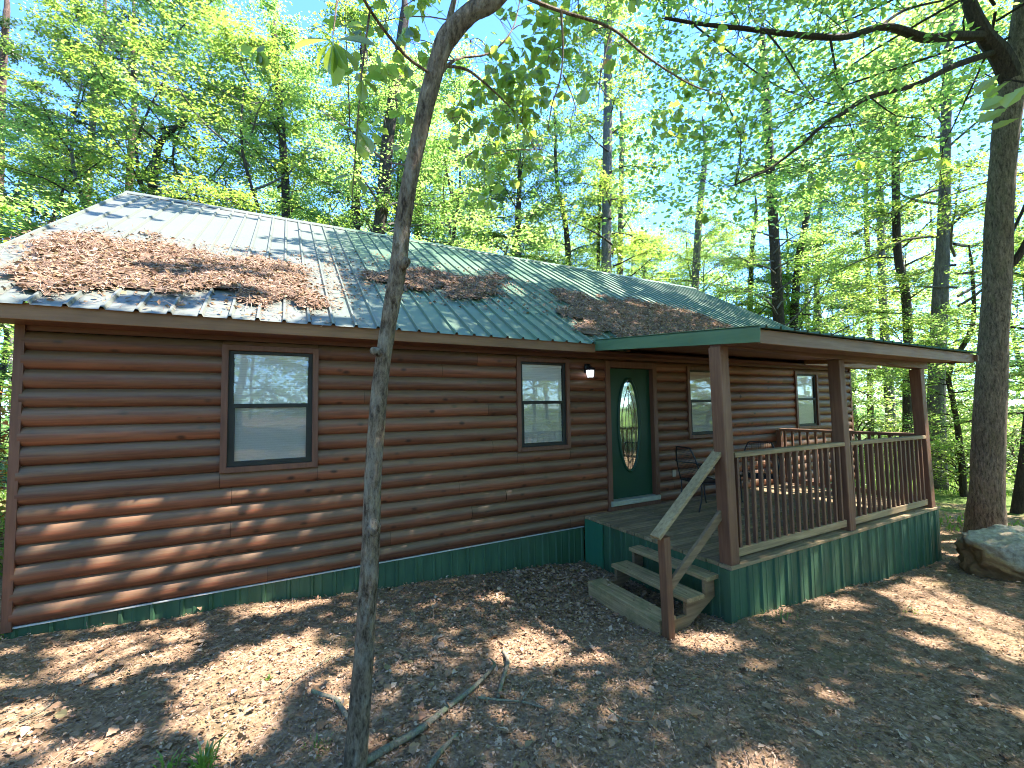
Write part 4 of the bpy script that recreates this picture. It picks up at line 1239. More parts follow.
# leaf sprays hanging close to the camera on the left
for (u, v, d, L, dirs) in [(333, 40, 1.5, .125, [(-.95, .0, -.1), (-.6, 0, -.6), (.3, -.1, -.9), (.65, 0, -.7), (-.15, .1, -1), (.9, 0, .1), (.1, .2, -.8)]), (357, 128, 1.95, .12, [(-.9, 0, .05), (.5, 0, -.8), (.2, .1, -1)]), (353, 175, 1.95, .11, [(-.8, 0, -.15), (.5, 0, -.55), (-.1, .2, -1)]),
                           (362, 78, 1.95, .10, [(.9, 0, .1), (.6, 0, -.6), (-.6, 0, -.4), (.0, 0, -1)]), (350, 98, 1.95, .09, [(-.7, 0, -.6), (.7, 0, -.4)])]:
    c = at(u, v, d); A = np.array([AR * a + AF * b + np.array([0, 0, 1.]) * cc for a, b, cc in dirs])
    big_leaves(mb, r, np.repeat(c[None], len(dirs), 0) - b0, A, -AF * .6 + np.array([0, 0, .9]) + r.normal(0, .4, A.shape), np.full(len(dirs), L) * r.uniform(.85, 1.15, len(dirs)), 1, [(0, 0), (.12, .03), (.35, .22), (.6, .36), (.8, .30), (.93, .13), (1, 0)], .75)
# its crown above the frame, opened where the sun comes through
ax = lambda h: np.array([top[0] + .3 + .12 * (h - 4), top[1] - .15 - .06 * (h - 4), h])
g3 = grow(r, 5.2, 10.2, 3.3, 24, 6, 6, 9, .11, axis=ax)
Q = cull(g3[2])
for pts, rad_ in g3[0]: mb.tube(pts - b0, rad_ * .7, 5, 0, cap=False)
sg = cullseg(g3[1]); mb.quads(thin_tubes(sg[0] - b0, sg[1] - b0, .004), 0); mb.quads(Q - b0, 1)
part('crown', mb, [M['bark_slim'], M['oakleaf']], slim, local=True)
ALLQ = [Q]
c = at(601, 68, 3.1); mb = MB(); big_leaves(mb, r, [c - b0], AR[None] * .6 + np.array([[0, 0, .8]]) * .5, np.array([[0, -1., .3]]), [.10]); part('dead_leaf', mb, [M['litter'], M['redleaf']], slim, local=True)

# ---- big oak at the right
D0 = 8.3
tr = [(1034, -60, 24), (1026, 0, 27), (1019, 50, 29), (1011, 95, 31), (1004, 150, 30), (1000, 200, 30), (998, 250, 31), (996, 300, 32), (993, 350, 33), (990, 400, 34), (988, 460, 37), (986, 500, 39), (986, 522, 43), (986, 540, 50)]
P = [at(u, v, D0) for u, v, w in tr][::-1]; R = [w * D0 / FPX / 2 / math.hypot(1, (u - 512) / FPX) for u, v, w in tr][::-1]
P[0][2] = float(ground(P[0][0], P[0][1])) - .06
P += [P[-1] + np.array([.3, 0, 1.8]), P[-1] + np.array([.5, .2, 4]), P[-1] + np.array([.5, .3, 6])]; R += [.2, .13, .04]
bigt = thing('big_oak_tree', 'thick dark barked oak standing behind the boulder at right', 'tree', P[0])
b0 = P[0].copy(); mb = MB(); mb.tube(np.array(P) - b0, R, 18, 0, 6, .05, 8)
for a_ in ():   # root flare
    q = np.array([math.cos(a_), math.sin(a_), 0]); mb.tube([q * .25 + np.array([0, 0, .55]), q * .36 + np.array([0, 0, .2]), q * .55 + np.array([0, 0, .0]), q * .8 + np.array([0, 0, -.12])], [.10, .12, .09, .05], 8, 0, 3, .06, 5)
part('trunk', mb, M['bark_big'], bigt, True, local=True)
mb = MB(); r = np.random.default_rng(19); LP = []
limbs = [([(1014, 85, 8.3), (1000, 55, 8.25), (985, 36, 8.2), (972, 10, 8.15), (960, -25, 8.1), (940, -90, 8)], .17, .07),
         ([(984, 36, 8.2), (955, 36, 8.0), (925, 38, 7.8), (900, 30, 7.7), (880, 27, 7.6), (850, 36, 7.4), (820, 37, 7.2), (780, 33, 7.0), (740, 28, 6.8), (700, 24, 6.6), (665, 18, 6.5)], .085, .022),
         ([(995, 52, 8.25), (965, 62, 8.0), (945, 70, 7.8), (915, 85, 7.6), (870, 97, 7.4), (845, 112, 7.2), (820, 128, 7.0), (800, 146, 6.9), (770, 168, 6.8), (735, 185, 6.7)], .06, .012),
         ([(1003, 268, 8.3), (1014, 262, 8.2), (1030, 235, 8.1), (1050, 190, 8)], .07, .04), ([(1008, 240, 8.3), (1025, 205, 8.4), (1040, 160, 8.5)], .03, .02),
         ([(830, 37, 7.25), (836, 70, 7.3), (845, 95, 7.3)], .02, .012), ([(765, 30, 6.9), (785, 55, 6.9), (800, 80, 6.9), (815, 100, 7.0)], .016, .007), ([(690, 22, 6.6), (720, 45, 6.6), (760, 75, 6.7), (790, 92, 6.8), (835, 105, 7.0)], .014, .007),
         ([(880, 27, 7.6), (905, 10, 7.7), (945, 0, 7.8)], .03, .015), ([(722, 95, 6.7), (740, 135, 6.7), (738, 175, 6.7)], .01, .005), ([(870, 97, 7.4), (895, 115, 7.3), (920, 118, 7.3)], .012, .005), ([(820, 128, 7.), (850, 125, 6.9), (880, 120, 6.9)], .01, .005)]
for tl, ra, rb in limbs:
    q = np.array([at(*c_) for c_ in tl]); mb.tube(q - b0, np.linspace(ra, rb, len(q)), 8, 0, 4, .06, 6); LP.append(q)
allp = np.concatenate(LP)
SP = []; SD = []; SL = []
for i in range(400):
    u = r.uniform(640, 1040); v = -60 + 265 * r.uniform() ** 1.25
    if v > 60 and r.uniform() < (u - 640) / 900: continue
    if u > 925 and v > -40: continue
    if abs(v - 32) < 22 and u > 680 and r.uniform() < .6: continue
    d = r.uniform(5.6, 9.5); c = at(u, v, d); nb = allp[np.argmin(np.linalg.norm(allp - c, axis=1))]
    if r.uniform() < .45:
        aq = arc(nb, c, r.uniform(-.1, .25), 7); aq[1:-1] += r.normal(0, .09, (5, 3)); mb.tube(aq - b0, np.linspace(.006, .002, 7), 4, 0, 2, cap=False)
    for w in range(4):
        SP.append(c); dd = unit(np.array([r.normal(), r.normal(), r.normal() * .25])); SD.append(dd); SL.append(r.uniform(.35, .75))
SP = np.array(SP); SD = np.array(SD); SL = np.array(SL)
mb.quads(thin_tubes(SP - b0, SP + SD * SL[:, None] - np.array([0, 0, .12]) * (SL ** 2)[:, None] - b0, .003), 0)
Q = cull(spray_leaves(r, SP, SD, SL, 9, .105, .35)); ALLQ.append(Q); mb.quads(Q - b0, 1)
ax = lambda h: np.array([P[-1][0] - 1.0 - .12 * (h - 7), P[-1][1] + .1, h])
g3 = grow(r, 8.5, 15.5, 7.0, 34, 7, 7, 9, .125, axis=ax)
Q = cull(g3[2]); ALLQ.append(Q)
for pts, rad_ in g3[0]: mb.tube(pts - b0, rad_ * .35, 5, 0, cap=False)
sg = cullseg(g3[1]); mb.quads(thin_tubes(sg[0] - b0, sg[1] - b0, .005), 0); mb.quads(Q - b0, 1)
# big lobed leaves close to the camera at the right edge
for (u, v, d, L) in [(1000, 74, 1.7, .085), (1016, 98, 1.65, .10), (994, 84, 1.75, .08), (1026, 85, 1.6, .09), (988, 76, 1.8, .075), (1008, 108, 1.7, .09), (1020, 118, 1.7, .085), (978, 70, 1.8, .07), (1012, 80, 1.6, .08)]:
    c = at(u, v, d); A = (AR * r.uniform(-.9, .5) + np.array([0, 0, 1.]) * r.uniform(-.9, .1) + AF * .2)[None]
    big_leaves(mb, r, [c - b0], A, (-AF * .8 + np.array([0, 0, .7]))[None] + r.normal(0, .3, (1, 3)), [L], 2)
mb.tube(np.array([at(985, 74, 1.8), at(1010, 80, 1.7), at(1060, 60, 1.8), at(1100, -60, 3), at(1060, -160, 7)]) - b0, [.002, .003, .005, .015, .03], 5, 0, 4)
for (u, v, d, L) in [(817, 180, 4.2, .11), (931, 150, 4.2, .13), (944, 158, 4.2, .12), (921, 152, 4.2, .10), (858, 160, 4.4, .10), (706, 215, 4.5, .11), (760, 72, 4., .11), (784, 66, 4., .10)]:
    c = at(u, v, d); m = 3; A = r.normal(0, 1, (m, 3)); A[:, 2] -= .8
    big_leaves(mb, r, np.repeat(c[None], m, 0) - b0, A, np.array([0, -.4, 1.]) + r.normal(0, .4, (m, 3)), np.full(m, L), 2)
    nb = allp[np.argmin(np.linalg.norm(allp - c, axis=1))]; mb.tube(arc(nb, c, .15) - b0, np.linspace(.006, .0015, 6), 4, 0, cap=False)
part('crown', mb, [M['bark_dark'], M['leaf'], M['oakleaf']], bigt, local=True)

# ---- unseen trees added beside the viewer to dapple the yard
SH = [((9.0, -9.2), 14.5, 5.0), ((4.2, -9.8), 13.5, 4.6), ((15.2, -6.2), 15, 5.0), ((0.2, -9.6), 13, 4.2)]
shade = []
for i, ((x, y), H, Rr) in enumerate(SH):
    r = np.random.default_rng(200 + i); z = float(ground(x, y))
    ax = (lambda x, y: (lambda h: np.array([x - .05 * h, y + .12 * h, h])))(x, y)
    g3 = grow(r, 5.0, H, Rr, 26, 6, 7, 9, .13, axis=ax); Q = cull(g3[2]); ALLQ.append(Q); shade.append([(x, y, z), H, g3, Q, ax])

# coverage: close the holes over ground that lies in the shade
cell = .11
gxs = np.arange(-4.2, 9, cell); gys = np.arange(-6, 0, cell)
cov = {}


def target_grid():
    S = []; K = []
    a, b = np.meshgrid(np.arange(-4.5, 9.5, cell), np.arange(-6.2, 0, cell)); S.append(np.stack([a.ravel(), b.ravel(), gz(a.ravel(), b.ravel())], 1)); K.append(np.zeros(a.size, int))
    a, b = np.meshgrid(np.arange(-3.8, 11, cell * 1.2), np.arange(-.4, 4.6, cell * 1.2)); S.append(np.stack([a.ravel(), b.ravel(), 2.72 + .61 * (b.ravel() + .4)], 1)); K.append(np.ones(a.size, int))
    a, b = np.meshgrid(np.arange(XL, 2.7, cell), np.arange(-.5, .95, cell)); S.append(np.stack([a.ravel(), a.ravel() * 0, b.ravel()], 1)); K.append(np.full(a.size, 2))
    a, b = np.meshgrid(np.arange(2.7, 7.7, cell), np.arange(-.7, .15, cell)); S.append(np.stack([a.ravel(), a.ravel() * 0 - 2.41, b.ravel()], 1)); K.append(np.full(a.size, 4))
    return np.concatenate(S), np.concatenate(K)


TS, TK = target_grid()


def plane2(Pw):
    """coordinates across the sun direction"""
    e1 = unit(np.cross(SUN, np.array([0, 0, 1.]))); e2 = np.cross(SUN, e1)
    return np.stack([Pw @ e1, Pw @ e2], 1)


extra = []
CS = .07
c2 = np.concatenate([q.mean(1) for q in ALLQ]); c2 = plane2(c2)
qa = np.concatenate([np.abs(np.cross(q[:, 2] - q[:, 0], q[:, 3] - q[:, 1]) @ SUN) * .5 for q in ALLQ])
need = ~lit(TK, TS); T = TS[need]; tp = plane2(T)
lo2 = np.minimum(c2.min(0), tp.min(0)) - 1; dims = (np.ceil((np.maximum(c2.max(0), tp.max(0)) + 1 - lo2) / CS)).astype(int) + 1
for it in range(7):
    acc = np.zeros(dims); ci = ((c2 - lo2) / CS).astype(int); np.add.at(acc, (ci[:, 0], ci[:, 1]), qa)
    sm = sum(np.roll(np.roll(acc, a, 0), b, 1) * (.2 if a == b == 0 else .1) for a in (-1, 0, 1) for b in (-1, 0, 1)) / (CS * CS)
    ti = ((tp - lo2) / CS).astype(int); have = sm[ti[:, 0], ti[:, 1]]
    key = np.unique(ti[:, 0] * 100000 + ti[:, 1], return_index=True)[1]
    r = np.random.default_rng(300 + it)
    sel = key[(have[key] < 3.2) & (r.uniform(0, 1, len(key)) < .5)]; S = T[sel]
    if len(S) == 0: break
    Qp = np.zeros_like(S); ok = np.zeros(len(S), bool)
    for tryk in range(7):
        h = r.uniform(6.8, 13.5, len(S)); c = S + SUN * ((h - S[:, 2]) / SUN[2])[:, None]
        f = (c - CAM) @ AF; vv = 384 - FPX * ((c - CAM) @ AU) / np.maximum(f, .1); uu = 512 + FPX * ((c - CAM) @ AR) / np.maximum(f, .1)
        out = (f < .5) | (vv < -25) | (uu > 1040)
        setm = ~ok & (out | (tryk == 6)); Qp[setm] = c[setm]; ok |= setm
    P2 = Qp + r.normal(0, .03, Qp.shape); A = r.normal(0, 1, Qp.shape); A[:, 2] *= .3; A = unit(A)
    sz = r.uniform(.13, .19, len(P2)); q = leaf_quads(P2 - A * sz[:, None] * .5, A, SUN + r.normal(0, .3, P2.shape), sz, sz * .7)
    q = cull(q); extra.append(q)
    c2 = np.concatenate([c2, plane2(q.mean(1))]); qa = np.concatenate([qa, np.abs(np.cross(q[:, 2] - q[:, 0], q[:, 3] - q[:, 1]) @ SUN) * .5])
EX = np.concatenate(extra) if extra else np.zeros((0, 4, 3))
print('leaves', sum(len(q) for q in ALLQ), 'extra', len(EX))
cx_ = EX.mean(1); own = np.argmin(np.stack([np.hypot(cx_[:, 0] - s[0][0], cx_[:, 1] - s[0][1] - .9) for s in shade]), 0) if len(EX) else []
for i, ((x, y, z), H, g3, Q, ax) in enumerate(shade):
    lab = ['unseen oak added beside the clearing to dapple the stair foot', 'unseen oak added behind the viewer to dapple the middle yard', 'unseen oak added past the boulder to dapple the right yard', 'unseen oak added behind the viewer to dapple the left yard'][i]
    t = thing('added_shade_oak', lab, 'tree', (x, y, z), 'unseen oaks added to shade the yard')
    b0 = np.array([x, y, z]); P = [ax(h) - b0 if h > z + .5 else np.array([0, 0, -.1]) for h in np.linspace(z - .1, H * .9, 7)]
    mb = MB(); mb.tube(P, np.linspace(.19, .03, 7), 10, 0, 4, .05, i); part('trunk', mb, BG, t, True, local=True)
    mb = MB()
    for pts, rad_ in g3[0]: mb.tube(pts - b0, rad_, 5, 0, cap=False)
    sg = cullseg(g3[1]); mb.quads(thin_tubes(sg[0] - b0, sg[1] - b0, .005), 0); mb.quads(Q - b0, 1)
    if len(EX): mb.quads(EX[own == i] - b0, 1)  # loose leaves added along the sun rays to block light
    part('crown', mb, [BG, M['leaf']], t, local=True)

# ================================================================== FOREST FLOOR THINGS
def on_ground(u, v):
    d = AF + (u - 512) / FPX * AR - (v - 384) / FPX * AU
    lo, hi = .3, 200.
    f = lambda t: (CAM + t * d)[2] - float(gz(*(CAM + t * d)[:2]))
    for t in np.geomspace(.3, 200, 400):
        if f(t) < 0: hi = t; break
        lo = t
    for _ in range(40):
        m = (lo + hi) / 2
        if f(m) < 0: hi = m
        else: lo = m
    p = CAM + lo * d; p[2] = float(ground(p[0], p[1])); return p


def stick(label, tl, ra, rb, lift=.0, tw=0, cat='fallen branch'):
    Pp = np.array([on_ground(u, v) for u, v in tl]); Pp[:, 2] += np.linspace(ra, rb, len(Pp)) * .8 + .016 + lift; b = Pp[0].copy()
    mb = MB(); mb.tube(Pp - b, np.linspace(ra, rb, len(Pp)), 9, 0, 5, .10, len(tl)); r = np.random.default_rng(tw)
    for k in range(tw):
        q = Pp[r.integers(1, len(Pp))] - b; dd = r.normal(0, 1, 3); dd[2] = abs(dd[2]) * .3; dd = unit(dd)
        mb.tube([q, q + dd * .08, q + dd * .15 + np.array([0, 0, -.01])], [rb * .8, rb * .6, rb * .3], 5, 0, 2)
    o = part('fallen_branch', mb, M['stick'], None, True, local=True); o.location = b
    return tag(o, label, cat)


stick('long mossy fallen branch pointing from the slim trunk toward the stairs', [(366, 765), (392, 748), (420, 735), (448, 714), (470, 698), (487, 680), (495, 668)], .022, .011, tw=2)
stick('short curved mossy branch lying in the small sunlit patch', [(503, 652), (508, 664), (504, 683), (498, 703)], .015, .012)
stick('short dark twig lying crosswise below the curved mossy branch', [(478, 704), (500, 705), (522, 706), (545, 712)], .008, .005, tw=1)
stick('bent grey branch stub just left of the slim trunk', [(312, 694), (322, 698), (335, 703), (342, 712), (348, 722)], .013, .015)
stick('straight pale stick in the big sunlit patch', [(282, 700), (300, 680), (318, 668), (338, 655)], .006, .004, tw=1)
stick('thick mossy stick end at the bottom edge of the ground', [(428, 772), (440, 757), (450, 747), (458, 739)], .016, .010)
stick('thin pale twig in the sun at the left edge', [(5, 735), (22, 722), (50, 706), (58, 690)], .006, .003, tw=2)
stick('forked dry twig among leaves right of the bottom centre', [(608, 712), (625, 722), (648, 722), (655, 712)], .005, .003, tw=2)

# boulder
import bmesh
bm = bmesh.new(); bmesh.ops.create_icosphere(bm, subdivisions=5, radius=1.0)
Vv = np.array([v.co[:] for v in bm.verts]); r = np.random.default_rng(4)
d = Vv.copy()
for k in range(16):     # broken planar faces
    nrm = unit(r.normal(0, 1, 3)); lim = r.uniform(.62, .9); s = d @ nrm; d -= np.clip(s - lim, 0, None)[:, None] * nrm * .92
d -= np.clip(d @ unit(np.array([-.75, -.35, -.35])) - .60, 0, None)[:, None] * unit(np.array([-.75, -.35, -.35]))
d *= (1 + .16 * (vnoise(Vv, 3., 20) - .5) + .11 * (vnoise(Vv, 8., 21) - .5) + .05 * (vnoise(Vv, 20., 22) - .5) + .03 * (vnoise(Vv, 45., 23) - .5))[:, None]
d = d * np.array([1.0, .62, .70]); d[:, 2] -= np.clip(d[:, 0] + .2, 0, None) * .18
for v, c in zip(bm.verts, d): v.co = c
me = bpy.data.meshes.new('boulder'); bm.to_mesh(me); bm.free(); me.materials.append(M['rock'])
me.polygons.foreach_set('use_smooth', np.ones(len(me.polygons), bool))
o = link('boulder', me); pb = on_ground(957, 583) + AR * 1.40 + np.array([.14, .26, 0]); o.location = (pb[0], pb[1], float(ground(pb[0], pb[1])) + .13); o.rotation_euler = (0, 0, YAW)
tag(o, 'lichen covered boulder with orange broken face at the right edge', 'boulder')


# grass tufts and seedlings
def tuft(label, u, v, n, h, spread, mat='grass', name='grass_tuft', cat='grass tuft', w=.008):
    p = on_ground(u, v); r = np.random.default_rng(int(u)); mb = MB()
    a = r.uniform(0, 6.28, n); q = np.stack([np.cos(a), np.sin(a), 0 * a], 1); st = q * (r.uniform(0, spread, n))[:, None]
    hh = h * r.uniform(.5, 1.1, n); ln = r.uniform(.2, .8, n)
    mid = st + q * (hh * ln * .35)[:, None] + np.array([0, 0, 1.]) * (hh * .62)[:, None]; tip = st + q * (hh * ln)[:, None] + np.array([0, 0, 1.]) * (hh * (1 - .35 * ln))[:, None]
    sd = np.stack([-np.sin(a), np.cos(a), 0 * a], 1) * w
    mb.quads(np.stack([st - sd * .6, st + sd * .6, mid + sd * .8, mid - sd * .8], 1), 0); mb.quads(np.stack([mid - sd * .8, mid + sd * .8, tip + sd * .1, tip - sd * .1], 1), 0)
    o = part(name, mb, M[mat], None, local=True); o.location = p - np.array([0, 0, .01]); return tag(o, label, cat)


tuft('bright green grass tuft at the bottom edge in the sun', 203, 770, 34, .15, .06)
tuft('smaller grass tuft just left of the brightest one', 168, 772, 14, .10, .05)
tuft('low fine grass tuft in shade left of the slim trunk', 315, 748, 60, .055, .09, w=.003)
tuft('green weed growing against the left corner of the cabin', 12, 634, 40, .12, .10, w=.008)
tuft('low grass patch beside the front of the deck skirt', 783, 622, 120, .06, .22, w=.003)
tuft('sprig of grass in the sunlit ground right of the deck', 915, 612, 50, .05, .12, w=.004)
tuft('tiny seedling in the middle of the big sunlit patch', 268, 682, 10, .05, .03, w=.012)


def shrub(label, p, var, s, group=None, rz=0.):
    t = thing('shrub', label, 'shrub', p, group); c = link('foliage', crowns['shrub%d' % var], t); c.scale = (s, s, s); c.rotation_euler = (0, 0, rz)
    return t


shrub('dark green shrub between the broad grey trunk and the big oak', on_ground(958, 496), 0, 1.0)
shrub('yellow green bush glowing behind the big oak at right', on_ground(1008, 478), 1, 1.6)
shrub('small yellow tipped bush at the foot of the broad grey trunk', on_ground(938, 470), 1, .9)
shrub('low bright bush beyond the right railing', on_ground(905, 460), 1, 1.3)
shrub('orange leaved bush past the left corner of the cabin', np.array([-6.2, 5.0, float(ground(-6.2, 5.))]), 2, 1.5)
shrub('green bush past the left corner below the orange leaves', np.array([-5.2, 2.4, float(ground(-5.2, 2.4))]), 1, 1.0)
for i, (x, y, v, s) in enumerate([(20, 7, 1, 1.6), (23, 3, 0, 1.5), (26, 6.5, 1, 1.8), (19.5, -.5, 1, 1.3), (29, 0, 1, 1.8), (22.5, 10, 0, 1.7), (33, 5, 1, 2), (16.5, 2.8, 1, .9)]):
    shrub('leafy undergrowth bush in the sunny woods beyond the porch', np.array([x, y, float(ground(x, y))]), v, s, 'undergrowth bushes beyond the porch', i * 1.3)

# leaf litter
r = np.random.default_rng(77)


def scatter(n, x0, x1, y0, y1, power=1.1):
    x = r.uniform(x0, x1, n * 4); y = r.uniform(y0, y1, n * 4); d = np.hypot(x - CAM[0], y - CAM[1])
    k = r.uniform(0, 1, n * 4) < np.clip((2.2 / np.maximum(d, 1.4)) ** power, .12, 1)
    k &= ~((y > -.03) & (x > XL - .05)) & ~((x > 2.72) & (x < 7.7) & (y > -2.40)) & ~((x > 1.9) & (x < 2.72) & (y > SY0) & (y < SY1) & False)
    return np.stack([x[k], y[k], ground(x[k], y[k])], 1)[:n]


Pl = scatter(110000, -5, 12, -6, .8); n = len(Pl)
Pl[:, 2] += r.uniform(.002, .026, n)
A = r.normal(0, 1, (n, 3)); A[:, 2] *= .22
sz = r.uniform(.010, .034, n) * (1 + .8 * (r.uniform(0, 1, n) > .93)); big = np.exp(-((Pl[:, 0] - 1.7) ** 2 + (Pl[:, 1] + .7) ** 2) / 1.6); sz *= 1 + .55 * big
mb = MB(); mb.quads(leaf_quads(Pl, A, np.array([0, 0, 1.]) + r.normal(0, .42, (n, 3)), sz, sz * r.uniform(.4, .75, n), .22), 0)
Pb = scatter(1300, -4, 9, -5, .3); Pc = np.stack([r.normal(1.6, .8, 900), r.normal(-.75, .5, 900)], 1); Pc = Pc[(Pc[:, 1] < -.05) & (Pc[:, 1] > -2.2) & (Pc[:, 0] < 2.6)]
Pb = np.concatenate([Pb, np.stack([Pc[:, 0], Pc[:, 1], ground(Pc[:, 0], Pc[:, 1])], 1)]); m = len(Pb); Pb[:, 2] += r.uniform(.01, .035, m); A = r.normal(0, 1, (m, 3)); A[:, 2] *= .2
big_leaves(mb, r, Pb, A, np.array([0, 0, 1.]) + r.normal(0, .45, (m, 3)), r.uniform(.035, .08, m), 0, wide=.75)
Pd = np.concatenate([np.stack([r.uniform(2.8, 7.6, 150), r.uniform(-2.4, -.1, 150), np.full(150, DZ + .004)], 1), np.stack([r.uniform(2.54, 2.74, 12), r.uniform(SY0, SY1, 12), np.full(12, .035)], 1), np.stack([r.uniform(2.26, 2.46, 12), r.uniform(SY0, SY1, 12), np.full(12, -.114)], 1), np.stack([r.uniform(1.9, 2.08, 14), r.uniform(SY0, SY1, 14), np.full(14, -.25)], 1)])
m = len(Pd); Pd[:, 2] += r.uniform(0, .006, m); A = r.normal(0, 1, (m, 3)); A[:, 2] = .02; sd_ = r.uniform(.02, .055, m)
mb.quads(leaf_quads(Pd, A, np.array([0, 0, 1.]) + r.normal(0, .12, (m, 3)), sd_, sd_ * .6, .15), 0)
Pn = scatter(30000, -4.5, 7, -6, .3); n = len(Pn); Pn[:, 2] += r.uniform(.003, .02, n); A = r.normal(0, 1, (n, 3)); A[:, 2] *= .12
mb.quads(leaf_quads(Pn, A, np.array([0, 0, 1.]) + r.normal(0, .2, (n, 3)), r.uniform(.06, .13, n), np.full(n, .0036), 0), 1)
o = part('leaf_litter', mb, [M['litter'], M['straw']]); tag(o, 'brown dead leaves and pine straw covering the forest floor', 'leaf litter', kind='stuff')

# grass of the yard further off
n = 26000; x = r.uniform(10.5, 36, n); y = r.uniform(-6, 15, n); P = np.stack([x, y, ground(x, y)], 1)
k = (vnoise(P, .5, 30) + .035 * (x - 14) > .42) & ((x > 12) | (y < -.5)); P = P[k]; n = len(P)
x2 = r.uniform(-14, -4.2, 9000); y2 = r.uniform(-1, 14, 9000); P = np.concatenate([P, np.stack([x2, y2, ground(x2, y2)], 1)]); n = len(P)
A = r.normal(0, .35, (n, 3)); A[:, 2] = 1
mb = MB(); mb.quads(leaf_quads(P, A, r.normal(0, 1, (n, 3)) * np.array([1, 1, .1]), r.uniform(.08, .24, n), r.uniform(.02, .05, n), 0), 0)
o = part('yard_grass', mb, M['grass']); tag(o, 'sunlit green grass of the yard beyond the cabin', 'grass', kind='stuff')

# pine straw on the roof
HEAPS = [('wide sunlit heap of pine straw on the left end of the metal roof', [(-3.6, .35), (-3.55, 1.48), (-3.07, 1.82), (-2.3, 1.6), (-1.6, 1.5), (-1.25, 1.3), (-.72, 1.0), (-1.15, .62), (-.85, .25), (-1.25, -.22), (-1.5, -.05), (-1.9, .12), (-2.27, .02), (-2.68, -.08), (-3.1, -.16), (-3.4, 0.0)], 15000),
         ('long thin drift of pine straw on the middle of the roof', [(-.55, 1.2), (.05, 1.67), (.94, 1.88), (2.0, 2.1), (2.69, 2.55), (3.04, 2.2), (2.45, 2.15), (2.25, 1.5), (2.0, 1.0), (1.6, .65), (1.18, .67), (.86, 1.12), (-.1, .89)], 9000),
         ('thick dark heap of pine straw where the porch roof joins', [(2.75, -.3), (2.9, .6), (3.3, 1.9), (4.23, 1.72), (5.88, 1.85), (7.4, 1.5), (7.6, .6), (7.6, -.36)], 17000)]
ny_ = np.array([0, -PITCHR, 1.]); ny_ /= np.linalg.norm(ny_)
for lab, poly, n in HEAPS:
    pa = np.array(poly); x0, y0 = pa.min(0) - .25; x1, y1 = pa.max(0) + .25
    st = .045; a, b = np.meshgrid(np.arange(x0, x1, st), np.arange(max(y0, -.44), y1, st)); xs, ys_ = a.ravel(), b.ravel()
    Pq = np.stack([xs, ys_, 0 * xs], 1)
    jx = xs + .45 * (vnoise(Pq, 3., 40) - .5) + .22 * (vnoise(Pq, 8., 41) - .5); jy = ys_ + .45 * (vnoise(Pq, 3., 42) - .5) + .22 * (vnoise(Pq, 8., 43) - .5)
    ins = inpoly(jx, jy, poly).reshape(a.shape).astype(float)
    hgt = ins.copy()
    for _ in range(7):
        hgt = .2 * (hgt + np.roll(hgt, 1, 0) + np.roll(hgt, -1, 0) + np.roll(hgt, 1, 1) + np.roll(hgt, -1, 1)); hgt *= ins
    ero = (vnoise(Pq * np.array([.5, 1.6, 1]), 3.6, 45) * .45 + vnoise(Pq, 9., 47) * .25 + vnoise(Pq, 19., 46) * .3).reshape(a.shape); edge = hgt.copy()
    hgt = hgt * (.03 + .035 * vnoise(Pq, 4., 44).reshape(a.shape)) + .008 * ins
    Zr = roofz(0) + PITCHR * b + .004
    Vm = np.stack([a, b - .45 * hgt, Zr + hgt], -1); mask = (ins > .5) & (ero < (.36 if x0 > 2 else .24) + .62 * edge)
    q = mask[:-1, :-1] & mask[1:, :-1] & mask[:-1, 1:] & mask[1:, 1:]
    mb = MB()
    Qm = np.stack([Vm[:-1, :-1][q], Vm[:-1, 1:][q], Vm[1:, 1:][q], Vm[1:, :-1][q]], 1); mb.quads(Qm, 1)
    # needles and dead leaves over the mound
    xr = r.uniform(x0, x1, n * 3); yr_ = r.uniform(max(y0, -.44), y1, n * 3)
    ci = np.clip(((xr - x0) / st).astype(int), 0, a.shape[1] - 1); ri = np.clip(((yr_ - max(y0, -.44)) / st).astype(int), 0, a.shape[0] - 1)
    keep = mask[ri, ci] | ((ins[ri, ci] > .5) & (r.uniform(0, 1, n * 3) < .30)) | (r.uniform(0, 1, n * 3) < .10); xr, yr_, ci, ri = xr[keep][:n], yr_[keep][:n], ci[keep][:n], ri[keep][:n]
    hh = hgt[ri, ci]; Pn = np.stack([xr, yr_ - .45 * hh, roofz(0) + PITCHR * yr_ + .008 + hh + r.uniform(0, .018, len(xr))], 1)
    A = r.normal(0, 1, Pn.shape); A -= (A @ ny_)[:, None] * ny_; A += r.normal(0, .2, Pn.shape)
    m = len(Pn); lf = r.uniform(0, 1, m) < .3
    mb.quads(leaf_quads(Pn[~lf], A[~lf], ny_ + r.normal(0, .3, (int((~lf).sum()), 3)), r.uniform(.07, .16, int((~lf).sum())), r.uniform(.004, .008, int((~lf).sum())), 0), 0)
    s_ = r.uniform(.03, .07, int(lf.sum())); mb.quads(leaf_quads(Pn[lf], A[lf], ny_ + r.normal(0, .5, (int(lf.sum()), 3)), s_, s_ * .6, .2), 2)
    o = part('pine_straw', mb, [M['straw'], M['strawbed'], M['litter']]); tag(o, lab, 'pine straw', 'heaps of pine straw on the roof', 'stuff')

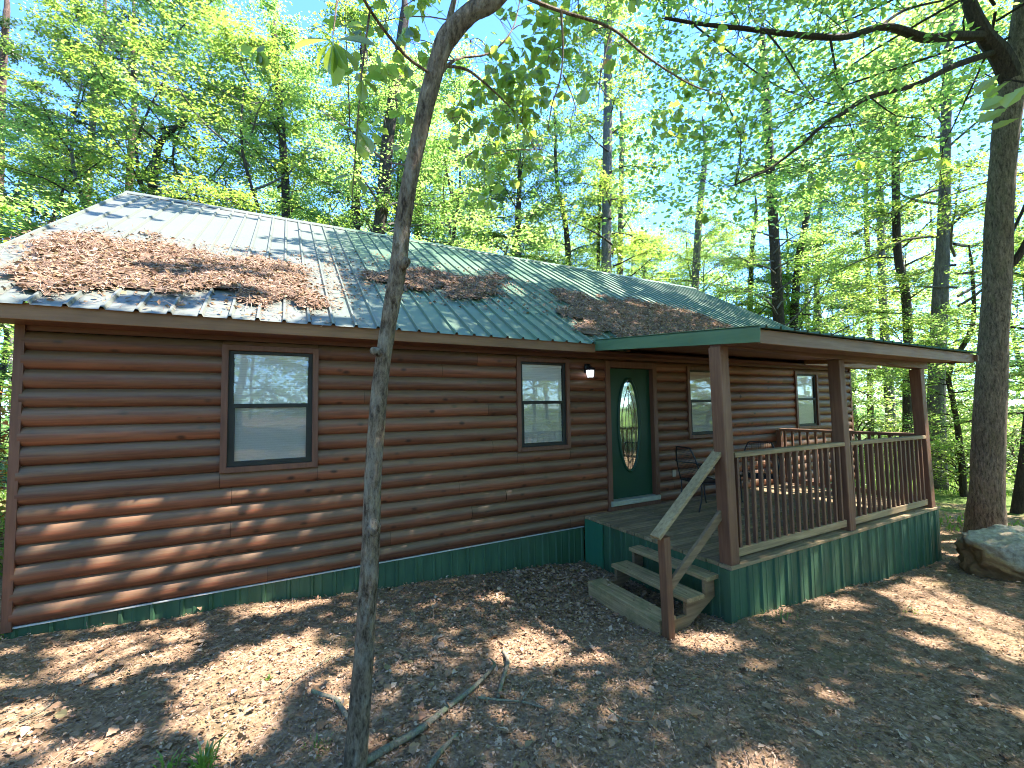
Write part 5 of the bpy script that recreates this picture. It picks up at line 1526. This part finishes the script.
# ================================================================== LIGHT, SKY, CAMERA
w = bpy.data.worlds.new('World'); scene.world = w; w.use_nodes = True
nt = w.node_tree; bg = nt.nodes['Background']
sky = nt.nodes.new('ShaderNodeTexSky'); sky.sky_type = 'NISHITA'; sky.sun_disc = False
el = math.asin(SUN[2]); sky.sun_elevation = el; sky.sun_rotation = math.atan2(SUN[0], SUN[1]); sky.air_density = 1.0; sky.altitude = 2500; sky.dust_density = .0; sky.ozone_density = 3.0
hs = nt.nodes.new('ShaderNodeHueSaturation'); hs.inputs['Saturation'].default_value = 1.05; nt.links.new(sky.outputs[0], hs.inputs['Color']); tn = nt.nodes.new('ShaderNodeMix'); tn.data_type = 'RGBA'; tn.blend_type = 'MULTIPLY'; tn.inputs[0].default_value = 1; tn.inputs[7].default_value = (.58, .77, 1.0, 1); nt.links.new(hs.outputs[0], tn.inputs[6]); nt.links.new(tn.outputs[2], bg.inputs[0]); bg.inputs[1].default_value = .095
sl = bpy.data.lights.new('sun', 'SUN'); sl.energy = 2.7; sl.angle = math.radians(.53); sl.color = (1, .91, .83)
so = bpy.data.objects.new('sun', sl); COL.objects.link(so); so.location = (20, -10, 30)
so.rotation_euler = Vector((-SUN[0], -SUN[1], -SUN[2])).to_track_quat('-Z', 'Y').to_euler()

cd = bpy.data.cameras.new('camera'); cd.sensor_fit = 'HORIZONTAL'; cd.sensor_width = 36; cd.lens = FPX / 1024 * 36; cd.clip_start = .05; cd.clip_end = 2000
co = bpy.data.objects.new('camera', cd); COL.objects.link(co)
from mathutils import Matrix
mt = Matrix(((AR[0], AU[0], -AF[0], CAM[0]), (AR[1], AU[1], -AF[1], CAM[1]), (AR[2], AU[2], -AF[2], CAM[2]), (0, 0, 0, 1)))
co.matrix_world = mt; scene.camera = co

scene.view_settings.view_transform = 'Standard'; scene.view_settings.look = 'None'; scene.view_settings.gamma = 1; scene.view_settings.exposure = 3.45
scene.render.engine = 'CYCLES'
cy = scene.cycles; cy.max_bounces = 10; cy.diffuse_bounces = 5; cy.glossy_bounces = 3; cy.transmission_bounces = 7; cy.transparent_max_bounces = 8
scene.cycles.filter_width = 1.0; cy.use_denoising = True; cy.denoiser = 'OPENIMAGEDENOISE'; cy.caustics_reflective = False; cy.caustics_refractive = False; cy.sample_clamp_indirect = 6
cy.use_adaptive_sampling = True; cy.adaptive_threshold = .006
